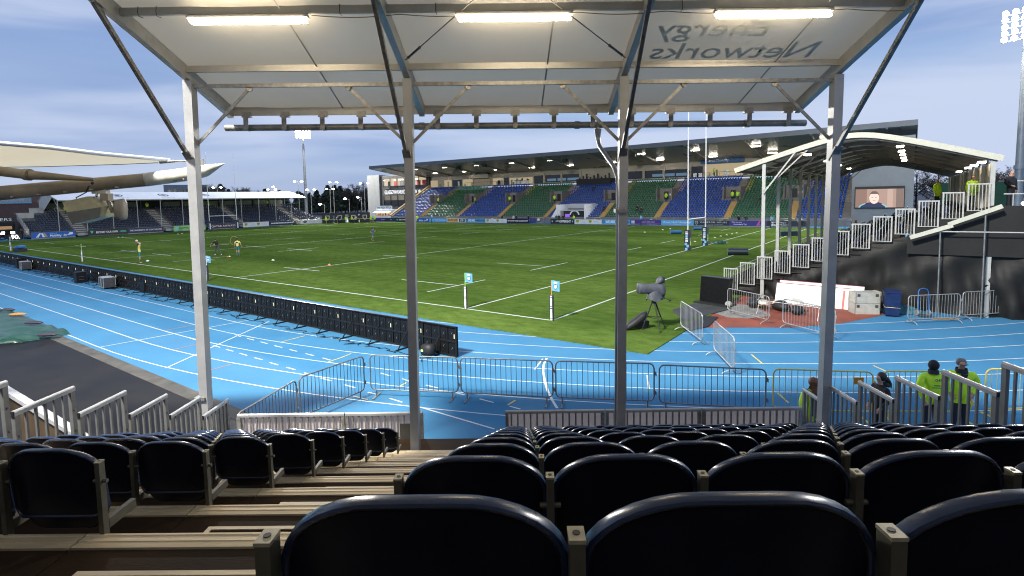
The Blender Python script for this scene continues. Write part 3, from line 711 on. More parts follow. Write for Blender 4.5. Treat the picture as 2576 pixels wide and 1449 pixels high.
def blob(segs, n=14):
    q = MB(); q.smooth = True; vs = []
    for (x, y, z, ry, rz_, sq) in segs:
        for i in range(n):
            a = 2*pi*i/n; c_, s_ = cos(a), sin(a); k = 1/(max(abs(c_), abs(s_))**sq)
            vs.append((x, y+ry*c_*k, z+rz_*s_*k))
    m = len(segs); q.add(vs, [(j*n+i, j*n+(i+1) % n, (j+1)*n+(i+1) % n, (j+1)*n+i) for j in range(m-1) for i in range(n)]+[tuple(range(n))[::-1], tuple(range((m-1)*n, m*n))]); return q
blob([(-.66,0,1.70,.17,.19,.8),(-.62,0,1.71,.19,.21,.8),(-.40,0,1.69,.18,.20,.7),(-.15,0,1.68,.17,.19,.5),(.05,0,1.66,.19,.24,.4),(.25,0,1.62,.21,.28,.4),(.40,0,1.60,.20,.25,.5),(.44,0,1.60,.15,.18,.5)]).build('rain_cover', M_rain, t)
rr = random.Random(4)
q = MB(); q.smooth = True
def SK(i, j):
    a = 2*pi*i/22; r = .22+.07*j/4+.035*sin(a*7+j)*j/4; return (.05+r*1.25*cos(a), r*.85*sin(a), 1.60-.36*j/4*(1+.18*sin(a*3)))
q.grid(SK, 22, 4); q.build('cover_skirt', M_rain, t)
blob([(.10,0,1.86,.10,.06,.2),(.16,0,1.95,.15,.12,.3),(.26,0,2.02,.16,.14,.3),(.36,0,2.02,.14,.13,.3)]).build('cover_hood', M_rain, t)
q = MB(); q.box((.37,-.02,2.02),(.08,.22,.24)); q.build('viewfinder', M_blk, t)
q = MB(); q.tube((.2,0,1.35),(.62,-.1,1.22),.014,6); q.ball((.62,-.1,1.2),.05,8,5); q.build('pan_bar', M_blk, t)
blob([(-1.0,0,.10,.12,.08,.3),(-.9,0,.16,.17,.13,.4),(-.6,0,.30,.19,.17,.4),(-.25,0,.52,.17,.16,.4),(-.1,0,.62,.12,.1,.3)]).build('camera_bag', M_bag, None, (5.1,22.0,.034), .25, label='black padded bag leaning against the camera tripod', cat='bag')
MB().b2((-.25,-.15,0),(.25,.15,.3)).build('equipment_case', M_bag, None, (4.85,22.1,.034), .4, label='small dark case on the turf behind the tripod bag', cat='case')
def roll(u, v, L, r, rz, m, label, endm=None):
    t = thing('tackle_roll', label, 'training roll', Pt(u, v, .034+r), rz, 'padded training rolls on the pitch')
    q = MB(); q.tube((-L/2,0,0),(L/2,0,0),r,18); q.build('roll_body', m, t)
    q = MB(); q.tube((L/2,0,0),(L/2+.012,0,0),r*.97,18); q.tube((-L/2-.012,0,0),(-L/2,0,0),r*.97,18); q.build('end_disc', endm or m, t); return t
M_dblue = mat('vinyl_dark_blue', (.012,.020,.035), .4, noise=.2, nscale=5); M_mblue = mat('vinyl_mid_blue', (.03,.12,.24), .4, noise=.2, nscale=5)
roll(-5.3, 30.5, 1.65, .30, -.30, M_dblue, 'black and blue tackle roll lying on the dead-ball line', mat('roll_end', (.06,.16,.26), .5))
roll(8.9, 54.8, 1.5, .27, .0, M_mblue, 'blue tackle roll on the pitch left of the near goal posts')
roll(8.8, 64.3, 1.5, .25, .0, M_mblue, 'blue tackle roll on the pitch behind the near goal posts')
t = thing('tackle_bag', 'black and blue block pad lying on the dead-ball line at right', 'training pad', Pt(-5.1,55.8,.034), .1)
MB().b2((-1.1,-.3,0),(1.1,.3,.55)).build('pad_body', M_dblue, t); MB().b2((-1.0,-.26,.552),(1.0,.26,.6)).build('pad_top', M_mblue, t)
t = thing('crash_mat', 'blue training pads in a dark tray beside the far left flag', 'training pad', Pt(72.0,-1.55,.034), RZ)
MB().b2((-1.1,-.45,0),(1.1,.45,.42)).build('tray', M_dblue, t)
for x, dz in ((-.55,0),(.15,.06),(.7,.14)): MB().box((x,0,.5+dz),(.75,.7,.18),(0,.1,0)).build('pad', mat('bright_vinyl_blue',(.03,.16,.42),.4), t)
M_cone = mat('white_cone', (.70,.72,.60), .5); M_coneo = mat('orange_cone', (.8,.16,.06), .5); M_coney = mat('pale_cone', (.62,.64,.40), .5)
def cone(u, v, m, label, r=.16):
    q = MB(); q.tube((0,0,0),(0,0,.09),r,12,r*.35); q.build('marker_cone', m, None, Pt(u, v, .035), label=label, cat='cone', group='marker cones on the pitch')
wc = [(14.21,56.57),(13.83,62.74),(13.64,65.53)]
for i, (u, v) in enumerate(wc): cone(u, v, M_cone, 'white marker cone left of the near goal posts, %s counting away' % ORD[i])
for i, (u, v) in enumerate([(2.44,42.83),(2.4,45.33),(2.18,49.74),(2.18,52.38),(2.07,54.75),(1.93,56.84),(1.87,58.98)]): cone(u, v, M_coney, 'pale marker cone in the row beyond the right goal post, %s counting away' % ORD[i])
cone(30.86,7.91,M_cone,'white marker cone on the turf between the left columns'); cone(22.49,8.12,M_coneo,'orange marker cone on the nearer cross line'); cone(38.6,7.6,M_coneo,'orange and white marker cone on the dashed line beside the player')
for i, (u, v) in enumerate(((93.0,15.8),(92.6,16.3),(92,24.9),(92,25.6))): cone(u, v, M_cone, 'white marker cone near the far left hoardings, %s from the left' % ORD[i])
def rugby_ball(loc, label, m, rot=(0,0,0)):
    q = MB(); q.ball((0,0,0),.15,12,8,(1,.68,.68)); return q.build('rugby_ball', m, None, loc, rot, label=label, cat='ball')
M_ball = mat('ball_white', (.66,.68,.70), .5, noise=.25, nscale=6)
rugby_ball(Pt(41.3,1.25,.145), 'white rugby ball on the turf beside the throwing player', M_ball, (0,0,.4))
t = thing('bottle_crate', 'green bottle crate on the turf right of the goal posts', 'crate', Pt(-1.1,40.9,.034), .1); M_crate = mat('green_plastic', (.01,.10,.06), .5, noise=.2, nscale=9)
for z in (.03,.18,.33): 
    q = MB(); q.path([(-.5,-.22,z),(.5,-.22,z),(.5,.22,z),(-.5,.22,z)], .025, 5, True); q.build('crate_rail', M_crate, t)
for i in range(6): MB().tube((-.42+.165*i,0,.02),(-.42+.165*i,0,.4),.05,8).build('bottle', M_crate, t)
q = MB(); q.smooth = True; q.grid(lambda i, j: (-.9+1.8*i/10, -.25+.5*j/4, .08+.06*sin(i*1.3+j)*sin(j)), 10, 4); q.build('training_bib_pile', mat('bib_blue', (.04,.14,.42), .7, noise=.3, nscale=6), None, Pt(-.2,42.2,.034), .2, label='heap of blue cloth beside the right goal post pad', cat='cloth')
t = thing('hoop_target', 'round net hoop target with a yellow rim on a dark stand', 'hoop', Pt(47.0,12.5,.034), .3)
q = MB(); q.path([(.42*cos(a*pi/12),0,1.05+.52*sin(a*pi/12)) for a in range(24)], .028, 6, True); q.build('rim', mat('rim_yellow', (.34,.27,.05), .5), t)
q = MB()
for k in range(-3,4): x = k*.12; h = .50*sqrt(max(0,1-(x/.42)**2)); q.tube((x,0,1.05-h),(x,0,1.05+h),.006,4); z = 1.05+k*.14; wq = .40*sqrt(max(0,1-((z-1.05)/.5)**2)); q.tube((-wq,0,z),(wq,0,z),.006,4)
q.build('net', M_dsteel, t); q = MB(); q.tube((.05,0,.58),(.12,0,.02),.07,8,.03); q.build('stand_post', M_blk, t)
# ================================================================== RIGHT-HAND TEMPORARY GRANDSTAND
M_wmet = mat('white_metal', (.37,.38,.36), .45, metal=.1, noise=.1, nscale=5)
M_mem2 = mat('roof_membrane_far', (.42,.40,.36), .35, noise=.05, nscale=1.5, trans=.06)
M_tarp = mat('black_tarpaulin', (.009,.009,.0085), .6, noise=.3, nscale=1.2, bump=.12, bscale=9, spec=.35)
M_scaf = mat('scaffold_tube', (.20,.22,.22), .5, metal=.5, noise=.3, nscale=6)
rs = thing('corner_grandstand_canopy', 'curved roof on white columns over the temporary grandstand behind the near goal', 'canopy', Pt(-20.7,0,0), pi/2-PH)
RX = [10.12+3.76*i for i in range(10)]
canopy(rs, RX, .25, lod=1, col_m=M_wmet, raft_m=mat('rafter_dark', (.17,.16,.14), .5, metal=.3, noise=.2, nscale=4), mem_m=M_mem2, z_off=-.49)
ZR = lambda y: zm(y)-.49
# white end rib facing us
q = MB(); ys = [.1+10.5*i/40 for i in range(41)]
for j in range(40): q.beam((9.99, ys[j], ZR(ys[j])-.02), (9.99, ys[j+1]+.006, ZR(ys[j+1])-.02), .07, .24)
q.build('end_rib', mat('end_rib_cream', (.46,.46,.38), .45, noise=.06, nscale=4), rs)
q = MB(); q.beam((9.98, 9.2, 5.42), (9.98, 7.75, ZR(7.75)-.1), .06, .07); q.build('end_strut', M_wmet, rs)
# back wall panels of the stand
for i in range(len(RX)-1):
    for j in range(3):
        a = RX[i]+.1+j*1.22; MB().b2((a,.32,4.3),(a+1.19,.36,6.5)).build('rear_panel', mat('cream_panel', (.34,.30,.23), .6, noise=.15, nscale=2), rs)
M_lt = emis('stand_tube_light', (1.0,.88,.68), 22.0)
lt = MB(); lt.prism([(-.22,-.14,0),(.22,-.14,0),(.2,-.12,-.08),(-.2,-.12,-.08)], (0,.28,0)); ltm = lt.mesh('diffuser', M_lt)
lh = MB(); lh.b2((-.22,-.15,.002),(.22,.15,.04)); lhm = lh.mesh('housing', M_alul)
n = 0
for ri, (y, nm, xs_) in enumerate(((7.5,'front',(12.0,19.5,23.3,27.0,34.5)),(3.6,'middle',(12.0,15.8,19.5,23.3,27.0)),(.62,'rear',(12.0,15.8,19.5,27.0)))):
    for i, x in enumerate(xs_):
        t = put('tube_light_fitting', None, None, rs.matrix_world @ Vector((0,0,0)), 0, 'small tube light under the curved roof at right, %s row, %s from the near end' % (nm, ORD[i]), 'light', 'tube lights under the curved roof')
        w_ = Matrix.Rotation(pi/2-PH, 4, 'Z') @ Vector((x, y, ZR(y)-.20)).to_4d(); t.location = Vector(w_[:3])+Pt(-20.7,0,0); t.rotation_euler = (0,0,pi/2-PH)
        put('housing', lhm, t); put('diffuser', ltm, t)
terr = thing('corner_grandstand_terrace', 'stepped seating terrace of the temporary grandstand behind the near goal', 'grandstand', Pt(-20.7,0,0), pi/2-PH)
X0, X1 = 10.1, 43.9
for k in range(12):
    y1 = 10.7-.826*k; z = .42+.348*k
    MB().b2((X0,y1-.80,z-.04),(X1,y1+.02,z)).build('tread', mat('dark_tread', (.022,.018,.015), .8, noise=.3, nscale=2), terr)
    MB().b2((X0,y1-.075+.02,z+.001),(X1,y1+.022,z+.012)).build('nosing', M_balu, terr)
    MB().b2((X0+.1,y1-.804,z+.002),(X1,y1-.79,z+.348-.042)).build('riser', M_blk, terr)
sb = MB()
for k in range(10):
    y = 10.3-.826*(k+1); z = .42+.348*(k+1)
    for i in range(70):
        x = X0+.45+i*.47
        if (i % 24) in (11,12,13): continue
        sb.box((x,y-.25,z+.62),(.43,.05,.34),(.14,0,0)); sb.box((x,y-.18,z+.52),(.40,.05,.36),(.06,0,0)); sb.b2((x+.222,y-.26,z),(x+.25,y-.22,z+.68))
sb.build('seat_rows', mat('navy_seat_far', (.010,.020,.055), .35, noise=.3, nscale=3), terr, kind='stuff')
for x in (17.7,25.2,32.7):   # steps of the gangways
    for k in range(11): MB().b2((x-.55,10.7-.826*k-.80-.42,.42+.348*k+.174-.08),(x+.55,10.7-.826*k-.81,.42+.348*k+.174)).build('gangway_step', M_galv, terr)
MB().b2((X0,10.75,.1),(X1,10.79,1.0)).build('front_board', mat('front_skirt', (.06,.06,.06), .6, noise=.2, nscale=2), terr)
q = MB(); q.tube((X0,10.78,1.35),(X1,10.78,1.35),.03,6)
for i in range(24): q.tube((X0+i*1.45,10.78,1.0),(X0+i*1.45,10.78,1.35),.02,5)
q.build('front_rail', M_wmet, terr)
RMw = rail_meshes(.745, 1.12, 5, M_wmet, M_wmet)
for i in range(13):
    guard(Pt(-9.6-.8255*i, 9.98, 1.47+.3465*i), RZ, 'white railing panel on the side of the corner grandstand, %s from the bottom' % ORD[i], RMw, 'white side railings of the corner grandstand')
# black tarpaulin over the side
tops = [(-9.2,.02),(-9.6,.34),(-12.3,1.50),(-15.0,2.62),(-17.7,3.42),(-18.6,3.62),(-20.2,3.62),(-23,3.64),(-32,3.66)]
def topz(u):
    for (a, za), (b_, zb) in zip(tops, tops[1:]):
        if b_ <= u <= a: return za+(zb-za)*(u-a)/(b_-a)
    return 3.6
q = MB(); q.smooth = True; rn = random.Random(11); ph1 = [rn.uniform(0,6) for _ in range(9)]
def TP(i, j):
    u = -9.25-22.5*i/150; f = j/16; z = topz(u)*(1-f)+.01
    out_ = -.16+.16*f
    fold = .22*sin(u*1.9+f*2.6+ph1[0])*f*(1-.3*f)+.10*sin(u*4.3-f*5+ph1[1])*f+.05*sin(u*9+f*7)*f
    return Pt(u+.35*f*sin(u*.7), 9.92-out_+abs(fold)*1.6+.10*abs(sin(u*1.1+z*2.2)), z)
q.grid(TP, 150, 16); q.build('tarpaulin', M_tarp, None, label='black tarpaulin draped over the side of the corner grandstand', cat='tarpaulin')
# inclined white beams and scaffold at the rear of the side
for (ua, za), (ub, zb), l in (((-17.6,3.36),(-19.05,3.92),'lower'), ((-18.9,3.95),(-20.6,4.72),'upper')):
    q = MB(); q.beam(Pt(ua,9.55,za), Pt(ub,9.55,zb), .07, .17); q.build('stair_stringer', mat('end_rib_cream', (.70,.70,.60)), None, label='pale inclined aluminium beam on the side of the corner grandstand, the %s one' % l, cat='beam', group='pale inclined beams')
sc = thing('scaffold_frame', 'dark scaffold frame behind the pale inclined beams', 'scaffold')
for u in (-18.65,-20.1,-21.6):
    q = MB(); q.tube(Pt(u,9.62,0), Pt(u,9.62,4.5 if u < -20 else 3.8), .03, 8); q.build('upright', M_scaf, sc)
q = MB(); q.tube(Pt(-18.6,9.62,3.64), Pt(-27,9.62,3.66), .028, 8); q.build('ledger', M_wmet, sc)
MB().add([Pt(-17.5,10.02,2.6),Pt(-30,10.02,2.6),Pt(-30,10.02,4.3),Pt(-20.4,10.02,4.75),Pt(-17.5,10.02,3.9)],[(0,1,2,3,4)]).build('back_cloth', M_tarp, sc)
# raised deck with a parked service vehicle behind the stand
dk = thing('service_deck', 'grey raised deck with a rail at the right edge behind the corner grandstand', 'deck')
q = MB(); q.prism([Pt(-20.9,10.5,4.15),Pt(-34,10.5,4.15),Pt(-34,24,4.15),Pt(-20.9,24,4.15)], (0,0,.2)); q.build('deck_slab', mat('deck_grey', (.30,.30,.30), .6, noise=.2, nscale=1), dk)
q = MB(); q.tube(Pt(-20.7,10.4,5.2),Pt(-33,10.4,5.2),.03,6); q.tube(Pt(-20.7,12.4,5.75),Pt(-33,12.4,5.75),.03,6)
for i in range(6): q.tube(Pt(-21-i*2,10.4,4.3),Pt(-21-i*2,10.4,5.2),.025,6)
q.build('deck_rail', M_wmet, dk)
q = MB(); q.b2((-.9,-.8,0),(.9,.8,.5)); t = thing('service_buggy', 'small white buggy with lit lamps on the deck at the right edge', 'vehicle', Pt(-22.6,12.2,4.36), RZ); 
q = MB(); q.prism([(-1,-.6,.15),(1,-.6,.15),(1,-.6,.45),(.5,-.6,.62),(-1,-.6,.62)], (0,1.2,0)); q.build('body', M_wmet, t)
for x in (-.65,.65): MB().tube((x,-.65,.18),(x,.65,.18),.18,14).build('wheel', M_blk, t)
for y in (-.38,.38): MB().ball((-1.01,y,.4),.09,8,6).build('lamp', emis('lamp_warm', (1,.8,.5), 8), t)
# ================================================================== RED APRON AND EQUIPMENT AT THE CORNER
apron = sheet('red_apron', [(7.15,22.1),(8.66,22.05),(10.93,21.9),(13.2,22.5),(15.5,23.7),(19.5,27.0),(18.5,29.5),(10.2,29.0),(8.9,26.2),(8.0,24.2)], .010, M_red)
sheet('concrete_patch', [(8.72,24.9),(9.4,26.1),(10.43,27.0),(11.04,26.4),(11.2,25.2),(10.91,24.05),(9.75,23.6),(9.0,23.9)], .0145, M_conc, parent=apron)
M_mat = mat('rubber_mat', (.035,.037,.038), .7, noise=.3, nscale=2)
sheet('rubber_mat', [(6.9,23.2),(8.1,24.2),(9.84,25.6),(8.54,27.0),(7.0,25.5)], .052, M_mat, label='dark grey rubber mat at the edge of the turf beside the red apron', kind=None, cat='mat', thick=.012)
sheet('rubber_mat', [(6.6,21.5),(7.6,22.2),(8.6,23.9),(8.1,24.1),(6.6,22.6)], .048, M_blk, label='black rubber mat beside the silver barrier at the turf corner', kind=None, cat='mat', thick=.008)
t = thing('monitor_cabinet', 'tall black screen cabinet turned sideways at the corner of the turf', 'screen', (9.55,26.9,.034), -.9)
q = MB(); q.prism([(-.75,-.25,0),(.75,-.25,0),(.75,-.12,1.3),(-.75,-.12,1.3)], (0,.4,0)); q.build('cabinet', M_led, t); MB().b2((-.75,-.1,1.302),(.75,.2,1.33)).build('top_plate', mat('bluish_black', (.03,.035,.05), .35), t); MB().b2((-.9,-.55,0),(.9,.35,.08)).build('base', M_blk, t)
q = MB(); q.tube((.85,-.35,.14),(.85,-.22,.14),.14,14); q.build('wheel', mat('grey_wheel', (.35,.37,.35), .5), t)
def leanboard(a, c, h, m, label, lean, stripe=False):
    a = Vector((*a,.012)); c = Vector((*c,.012)); d = c-a; t = thing('display_board', label, 'board', a, (0,0,atan2(d.y,d.x)), 'large white boards lying against the tarpaulin'); L = d.length
    q = MB(); q.prism([(0,0,0),(L,0,0),(L,lean,h),(0,lean,h)][::-1], (0,.05,0)); q.build('panel', m, t)
    q = MB(); q.beam((0,lean+.03,h+.012),(L,lean+.03,h+.012),.06,.02); q.build('edge_trim', mat('red_trim', (.30,.03,.05), .5), t)
    if stripe: q = MB(); q.prism([(L-.42,-.006,.0),(L-.33,-.006,.0),(L-.33,lean-.006,h-.02),(L-.42,lean-.006,h-.02)][::-1], (0,.004,0)); q.build('red_stripe', mat('red_stripe', (.60,.08,.06), .5), t)
    return t
M_brd = mat('gloss_white_board', (.62,.64,.62), .3, noise=.03, nscale=2)
leanboard((12.60,27.25),(15.05,24.95), .92, M_brd, 'large white board with a red stripe leaning before the black tarpaulin', .30, True)
leanboard((12.85,27.45),(15.55,24.98), 1.02, M_brd, 'second white board behind the striped one, only its edge showing', .30)
M_alub = mat('silver_case', (.50,.49,.42), .4, metal=.3, noise=.15, nscale=4, bump=.1, bscale=20)
for i, (z, l) in enumerate(((.012,'lower silver flight case of the pair beside the blue bin'),(.50,'upper silver flight case stacked on the other beside the blue bin'))):
    t = thing('flight_case', l, 'case', (15.22,24.35,z), -.12+.04*i, 'silver cases beside the bin')
    q = MB(); q.b2((-.5,-.3,0),(.5,.3,.475)); q.build('case_body', M_alub, t)
    for x in (-.38,.38): MB().b2((x-.06,-.312,.30),(x+.06,-.301,.42)).build('latch', M_dsteel, t)
    for x in (-.5,.5):
        for y in (-.3,.3): MB().b2((x-.015,y-.015,0),(x+.015,y+.015,.48)).build('corner_trim', M_bsil, t)
MB().box((15.9,24.55,.48),(.10,.5,.95),(0,.03,-.1)).build('packing_board', mat('cream_board', (.45,.42,.30), .6), None, label='narrow cream board between the silver cases and the bin', cat='board')
t = thing('wheelie_bin', 'dark blue wheelie bin with a strap round it', 'bin', (16.0,23.7,.006), -.45); t.scale = (.74,.74,1.0); M_bin = mat('bin_blue', (.006,.018,.075), .4, noise=.2, nscale=3)
q = MB(); q.add([(-.33,-.32,.06),(.33,-.32,.06),(.33,.32,.06),(-.33,.32,.06),(-.40,-.38,1.04),(.40,-.38,1.04),(.40,.38,1.04),(-.40,.38,1.04)], [(0,3,2,1),(4,5,6,7),(0,1,5,4),(1,2,6,5),(2,3,7,6),(3,0,4,7)]); q.build('bin_body', M_bin, t)
q = MB(); q.prism([(-.43,-.42,1.045),(.43,-.42,1.045),(.43,.42,1.045),(-.43,.42,1.045)], (0,0,.05)); q.prism([(-.38,-.36,1.095),(.38,-.36,1.095),(.34,.32,1.14),(-.34,.32,1.14)], (0,0,.01)); q.build('lid', M_bin, t)
for x in (-.3,.3): MB().tube((x-.03,.38,.1),(x+.03,.38,.1),.1,12).build('wheel', M_blk, t)
q = MB(); q.path([(-.375,-.365,.42),(.375,-.365,.40),(.375,.365,.45),(-.375,.365,.45)], .012, 5, True); q.build('strap', mat('strap_cream', (.5,.45,.25), .6), t)
t = thing('hand_trolley', 'blue tubular hand trolley at the left end of the barriers by the tarpaulin', 'trolley', (17.3,23.6,.006), -.1); M_tb = mat('trolley_blue', (.02,.12,.42), .4)
q = MB(); q.path([(-.2,0,.12),(-.2,.05,1.05),(-.14,.06,1.16),(0,.06,1.2),(.14,.06,1.16),(.2,.05,1.05),(.2,0,.12)], .02, 6); q.build('handle_frame', M_tb, t); MB().b2((-.25,-.3,.03),(.25,.0,.05)).build('toe_plate', M_dsteel, t)
for x in (-.24,.24): MB().tube((x-.03,.05,.13),(x+.03,.05,.13),.13,12).build('wheel', M_bsil, t)
rn = random.Random(3)
q = MB(); q.smooth = True; q.grid(lambda i, j: (-.9+1.8*i/16, -.5+1.0*j/8, .02+.38*max(0,sin(pi*i/16)*sin(pi*j/8))*(.6+.4*sin(i*2.1+j*1.7))), 16, 8); q.build('netting_heap', mat('teal_net', (.03,.13,.17), .8, noise=.5, nscale=9), None, (16.95,24.4,.012), -.1, label='heap of teal netting behind the blue bin', cat='netting')
def sack(loc, r, label, m, sq=.6):
    q = MB(); q.ball((0,0,r*sq), r, 12, 8, (1.2,.9,sq)); 
    q.v = [(x*(1+.12*sin(7*y+9*z)), y*(1+.12*sin(8*x)), max(0,z)) for x, y, z in q.v]; q.build('rubbish_sack', m, None, loc, rn.uniform(0,3), label=label, cat='sack')
sack((11.1,26.0,.012), .42, 'black sack in the clutter before the white board, left one', M_bag); sack((11.9,25.1,.012), .40, 'black sack in the clutter before the white board, right one', M_bag); sack((12.25,24.3,.012), .33, 'dark holdall with a white top before the white board', M_bag)
for i, (x, y, r) in enumerate(((11.25,25.45,.25),(11.75,25.2,.2),(12.35,24.55,.3))):
    q = MB(); q.tube((0,0,0),(0,0,.12),r,14,r*.8); q.build('upturned_tub', mat('tub_white', (.62,.60,.52), .5), None, (x,y,.3 if i < 2 else .5), (.15,.1,0), label='off-white upturned tub in the clutter before the white board, %s from the left' % ORD[i], cat='tub', group='tubs in the clutter')
for i, (a, c) in enumerate((((10.9,25.2,.25),(12.0,25.4,.42)),((11.2,25.0,.3),(11.75,25.35,.2)),((11.4,25.6,.2),(12.3,25.3,.5)))):
    q = MB(); q.beam(a, c, .10, .025); q.build('timber_plank', mat('raw_timber', (.30,.21,.10), .7, noise=.3, nscale=6), None, label='short timber plank in the clutter before the white board, %s from the front' % ORD[i], cat='plank', group='planks in the clutter')
for i, (x, y) in enumerate(((17.2,22.9),(19.1,23.6))):
    q = MB(); q.beam((x,y,.03),(x+.95,y-.05,.03),.14,.05); q.build('timber_plank', mat('raw_timber', (.30,.21,.10)), None, label='timber baulk lying on the blue track under the %s barrier beyond the bin' % ORD[i], cat='plank', group='baulks under the barriers')
t = thing('folding_frame', 'fallen silver trestle frame lying across the clutter', 'frame', (10.6,24.6,.012), -.75)
q = MB(); q.path([(0,0,.62),(2.6,.1,.55)], .02, 6); q.path([(0,0,.62),(.25,.02,.95)], .02, 6); q.path([(2.5,.1,.55),(2.75,.1,.9)], .02, 6); q.path([(.1,0,.62),(.05,-.2,.02)], .02, 6); q.path([(2.5,.1,.55),(2.5,-.1,.02)], .02, 6); q.build('tube_frame', M_bsil, t)
# flight cases and boxes behind the screens at left
M_fc = mat('flightcase_panel', (.035,.035,.038), .45, noise=.3, nscale=6)
for x, y, rz, l, s in ((-27.6,35.6,RZ-.1,'grey-edged flight case on the track behind the screens, nearer one',1.0),(-43.6,47.0,RZ-.1,'grey-edged flight case on the track behind the screens, farther one',1.05)):
    t = thing('flight_case', l, 'case', (x,y,.10), rz, 'flight cases behind the screens')
    q = MB(); q.b2((-.62*s,-.32,0),(.62*s,.32,.62)); q.build('case_body', M_fc, t)
    for a in (-.62*s,-.1,.0,.62*s):
        for yy in (-.325,.325): MB().b2((a-.022,yy-.012,-.004),(a+.022,yy+.012,.63)).build('edge_trim', M_bsil, t)
    for zz in (0,.62):
        for yy in (-.325,.325): MB().b2((-.64*s,yy-.014,zz-.022),(.64*s,yy+.014,zz+.022)).build('edge_trim', M_bsil, t)
    MB().b2((-.62*s,-.33,.644),(.62*s,.33,.66)).build('lid', mat('case_lid_grey', (.32,.33,.34), .5), t)
    for a in (-.5,.5):
        for yy in (-.25,.25): MB().tube((a,yy-.02,-.05),(a,yy+.02,-.05),.05,8).build('castor', M_blk, t)
for x, y, w_, h_, l in ((-31.7,38.4,.55,.78,'black loudspeaker box behind the screens, right of the nearer flight case pair'),(-23.5,33.6,.5,.72,'black equipment box with a red extinguisher beside it behind the screens'),(-45.8,48.9,.6,.85,'black box behind the screens beyond the farther flight case'),(-43.4,47.9,1.1,.8,'black covered trolley behind the farther flight case')):
    t = thing('equipment_box', l, 'box', (x,y,.006), RZ, 'black boxes behind the screens')
    q = MB(); q.prism([(-w_/2,-.3,0),(w_/2,-.3,0),(w_/2,-.3,h_*.96),(-w_/2,-.3,h_*.96)][::-1], (0,.6,0)); q.b2((-w_/2-.01,-.31,h_*.961),(w_/2+.01,.31,h_)); q.build('box_body', M_led2, t)
    for zz in (.3,.55): MB().b2((w_/2+.002,-.15,zz*h_),(w_/2+.02,.15,zz*h_+.03)).build('grip', M_dsteel, t)
q = MB(); q.tube((0,0,0),(0,0,.42),.09,10); q.tube((0,0,.42),(0,0,.5),.05,8,.02); q.build('fire_extinguisher', mat('red_paint', (.55,.04,.03), .4), None, (-22.75,33.3,.006), label='small red fire extinguisher beside the black box behind the screens', cat='extinguisher')
t = thing('power_box', 'black lamp unit with a small green light at the near end of the screens', 'lamp', (-3.3,18.6,.006), RZ); blob([(-.28,0,.2,.1,.12,.3),(-.2,0,.22,.2,.2,.4),(.15,0,.24,.2,.22,.4),(.25,0,.24,.1,.1,.3)]).build('lamp_body', M_blk, t); MB().b2((-.16,-.215,.20),(-.08,-.19,.26)).build('green_indicator', emis('green_led', (.6,1,.2), 3), t)
# green tarpaulin with sandbags at left
q = MB(); q.smooth = True
def GT(i, j):
    u = 11.2+9.5*i/40; v = -12.75-6.0*j/26*(.25+.75*min(1,i/14)); 
    z = .05+.10*abs(sin(i*.55+j*.4))*sin(j*.5+1)*(.5+.5*sin(i*.21))+.07*sin(i*.9-j*.7)*sin(j*.33)+.05*sin(j*1.3+i*.15)
    return Pt(u, v, max(.02, z+.03) if 0 < j < 26 and 0 < i < 40 else .012)
q.grid(GT, 40, 26); q.build('green_tarpaulin', mat('green_tarp', (.012,.045,.034), .33, noise=.5, nscale=1.2, bump=.5, bscale=6, col2=(.026,.078,.06)), None, label='crumpled green tarpaulin on the dark pavement at the left edge', cat='tarpaulin')
for i, (x, y, m, l) in enumerate(((-24.9,26.2,mat('sandbag_tan',(.42,.22,.06),.7,noise=.2,nscale=9),'tan sandbag on the green tarpaulin'),(-22.3,24.2,mat('sandbag_purple',(.035,.03,.045),.6),'dark sandbag in the middle of the green tarpaulin'),(-19.6,21.85,mat('sandbag_purple',(.035,.03,.045),.6),'dark sandbag at the corner of the green tarpaulin'),(-26.6,27.4,mat('sandbag_purple',(.035,.03,.045),.6),'dark sandbag at the upper edge of the green tarpaulin'))):
    q = blob([(-.40,0,.06,.04,.02,.2),(-.32,0,.06,.10,.05,.2),(-.08,0,.07,.12,.08,.2),(.18,0,.07,.11,.07,.2),(.34,0,.06,.08,.04,.2),(.40,0,.06,.03,.02,.2)]); q.build('sandbag', m, None, (x,y,.14), .1, label=l, cat='sandbag', group='sandbags on the tarpaulin')
# low retaining wall and brown hoarding left of the stand
t = thing('side_hoarding', 'low dark brown hoarding with a pale top edge beside the left guard rails', 'hoarding')
A_, B_ = Vector((-12.3,12.3,0)), Vector((-7.6,9.4,0)); d = (B_-A_).normalized(); nrm = Vector((-d.y,d.x,0))
q = MB(); q.prism([A_, B_, B_+Vector((0,0,1.0)), A_+Vector((0,0,1.25))], nrm*.06); q.build('brown_panel', mat('hoarding_brown', (.055,.032,.012), .7, noise=.3, nscale=2), t)
q = MB(); q.beam(A_+Vector((0,0,1.30)), B_+Vector((0,0,1.05)), .16, .09); q.build('coping', mat('coping_grey', (.30,.30,.31), .6, noise=.2, nscale=3), t)
q = MB(); q.prism([B_+d*.0, B_+d*1.6, B_+d*1.6+Vector((0,0,.55)), B_+Vector((0,0,.95))], nrm*.1); q.build('concrete_base', M_conc, t)
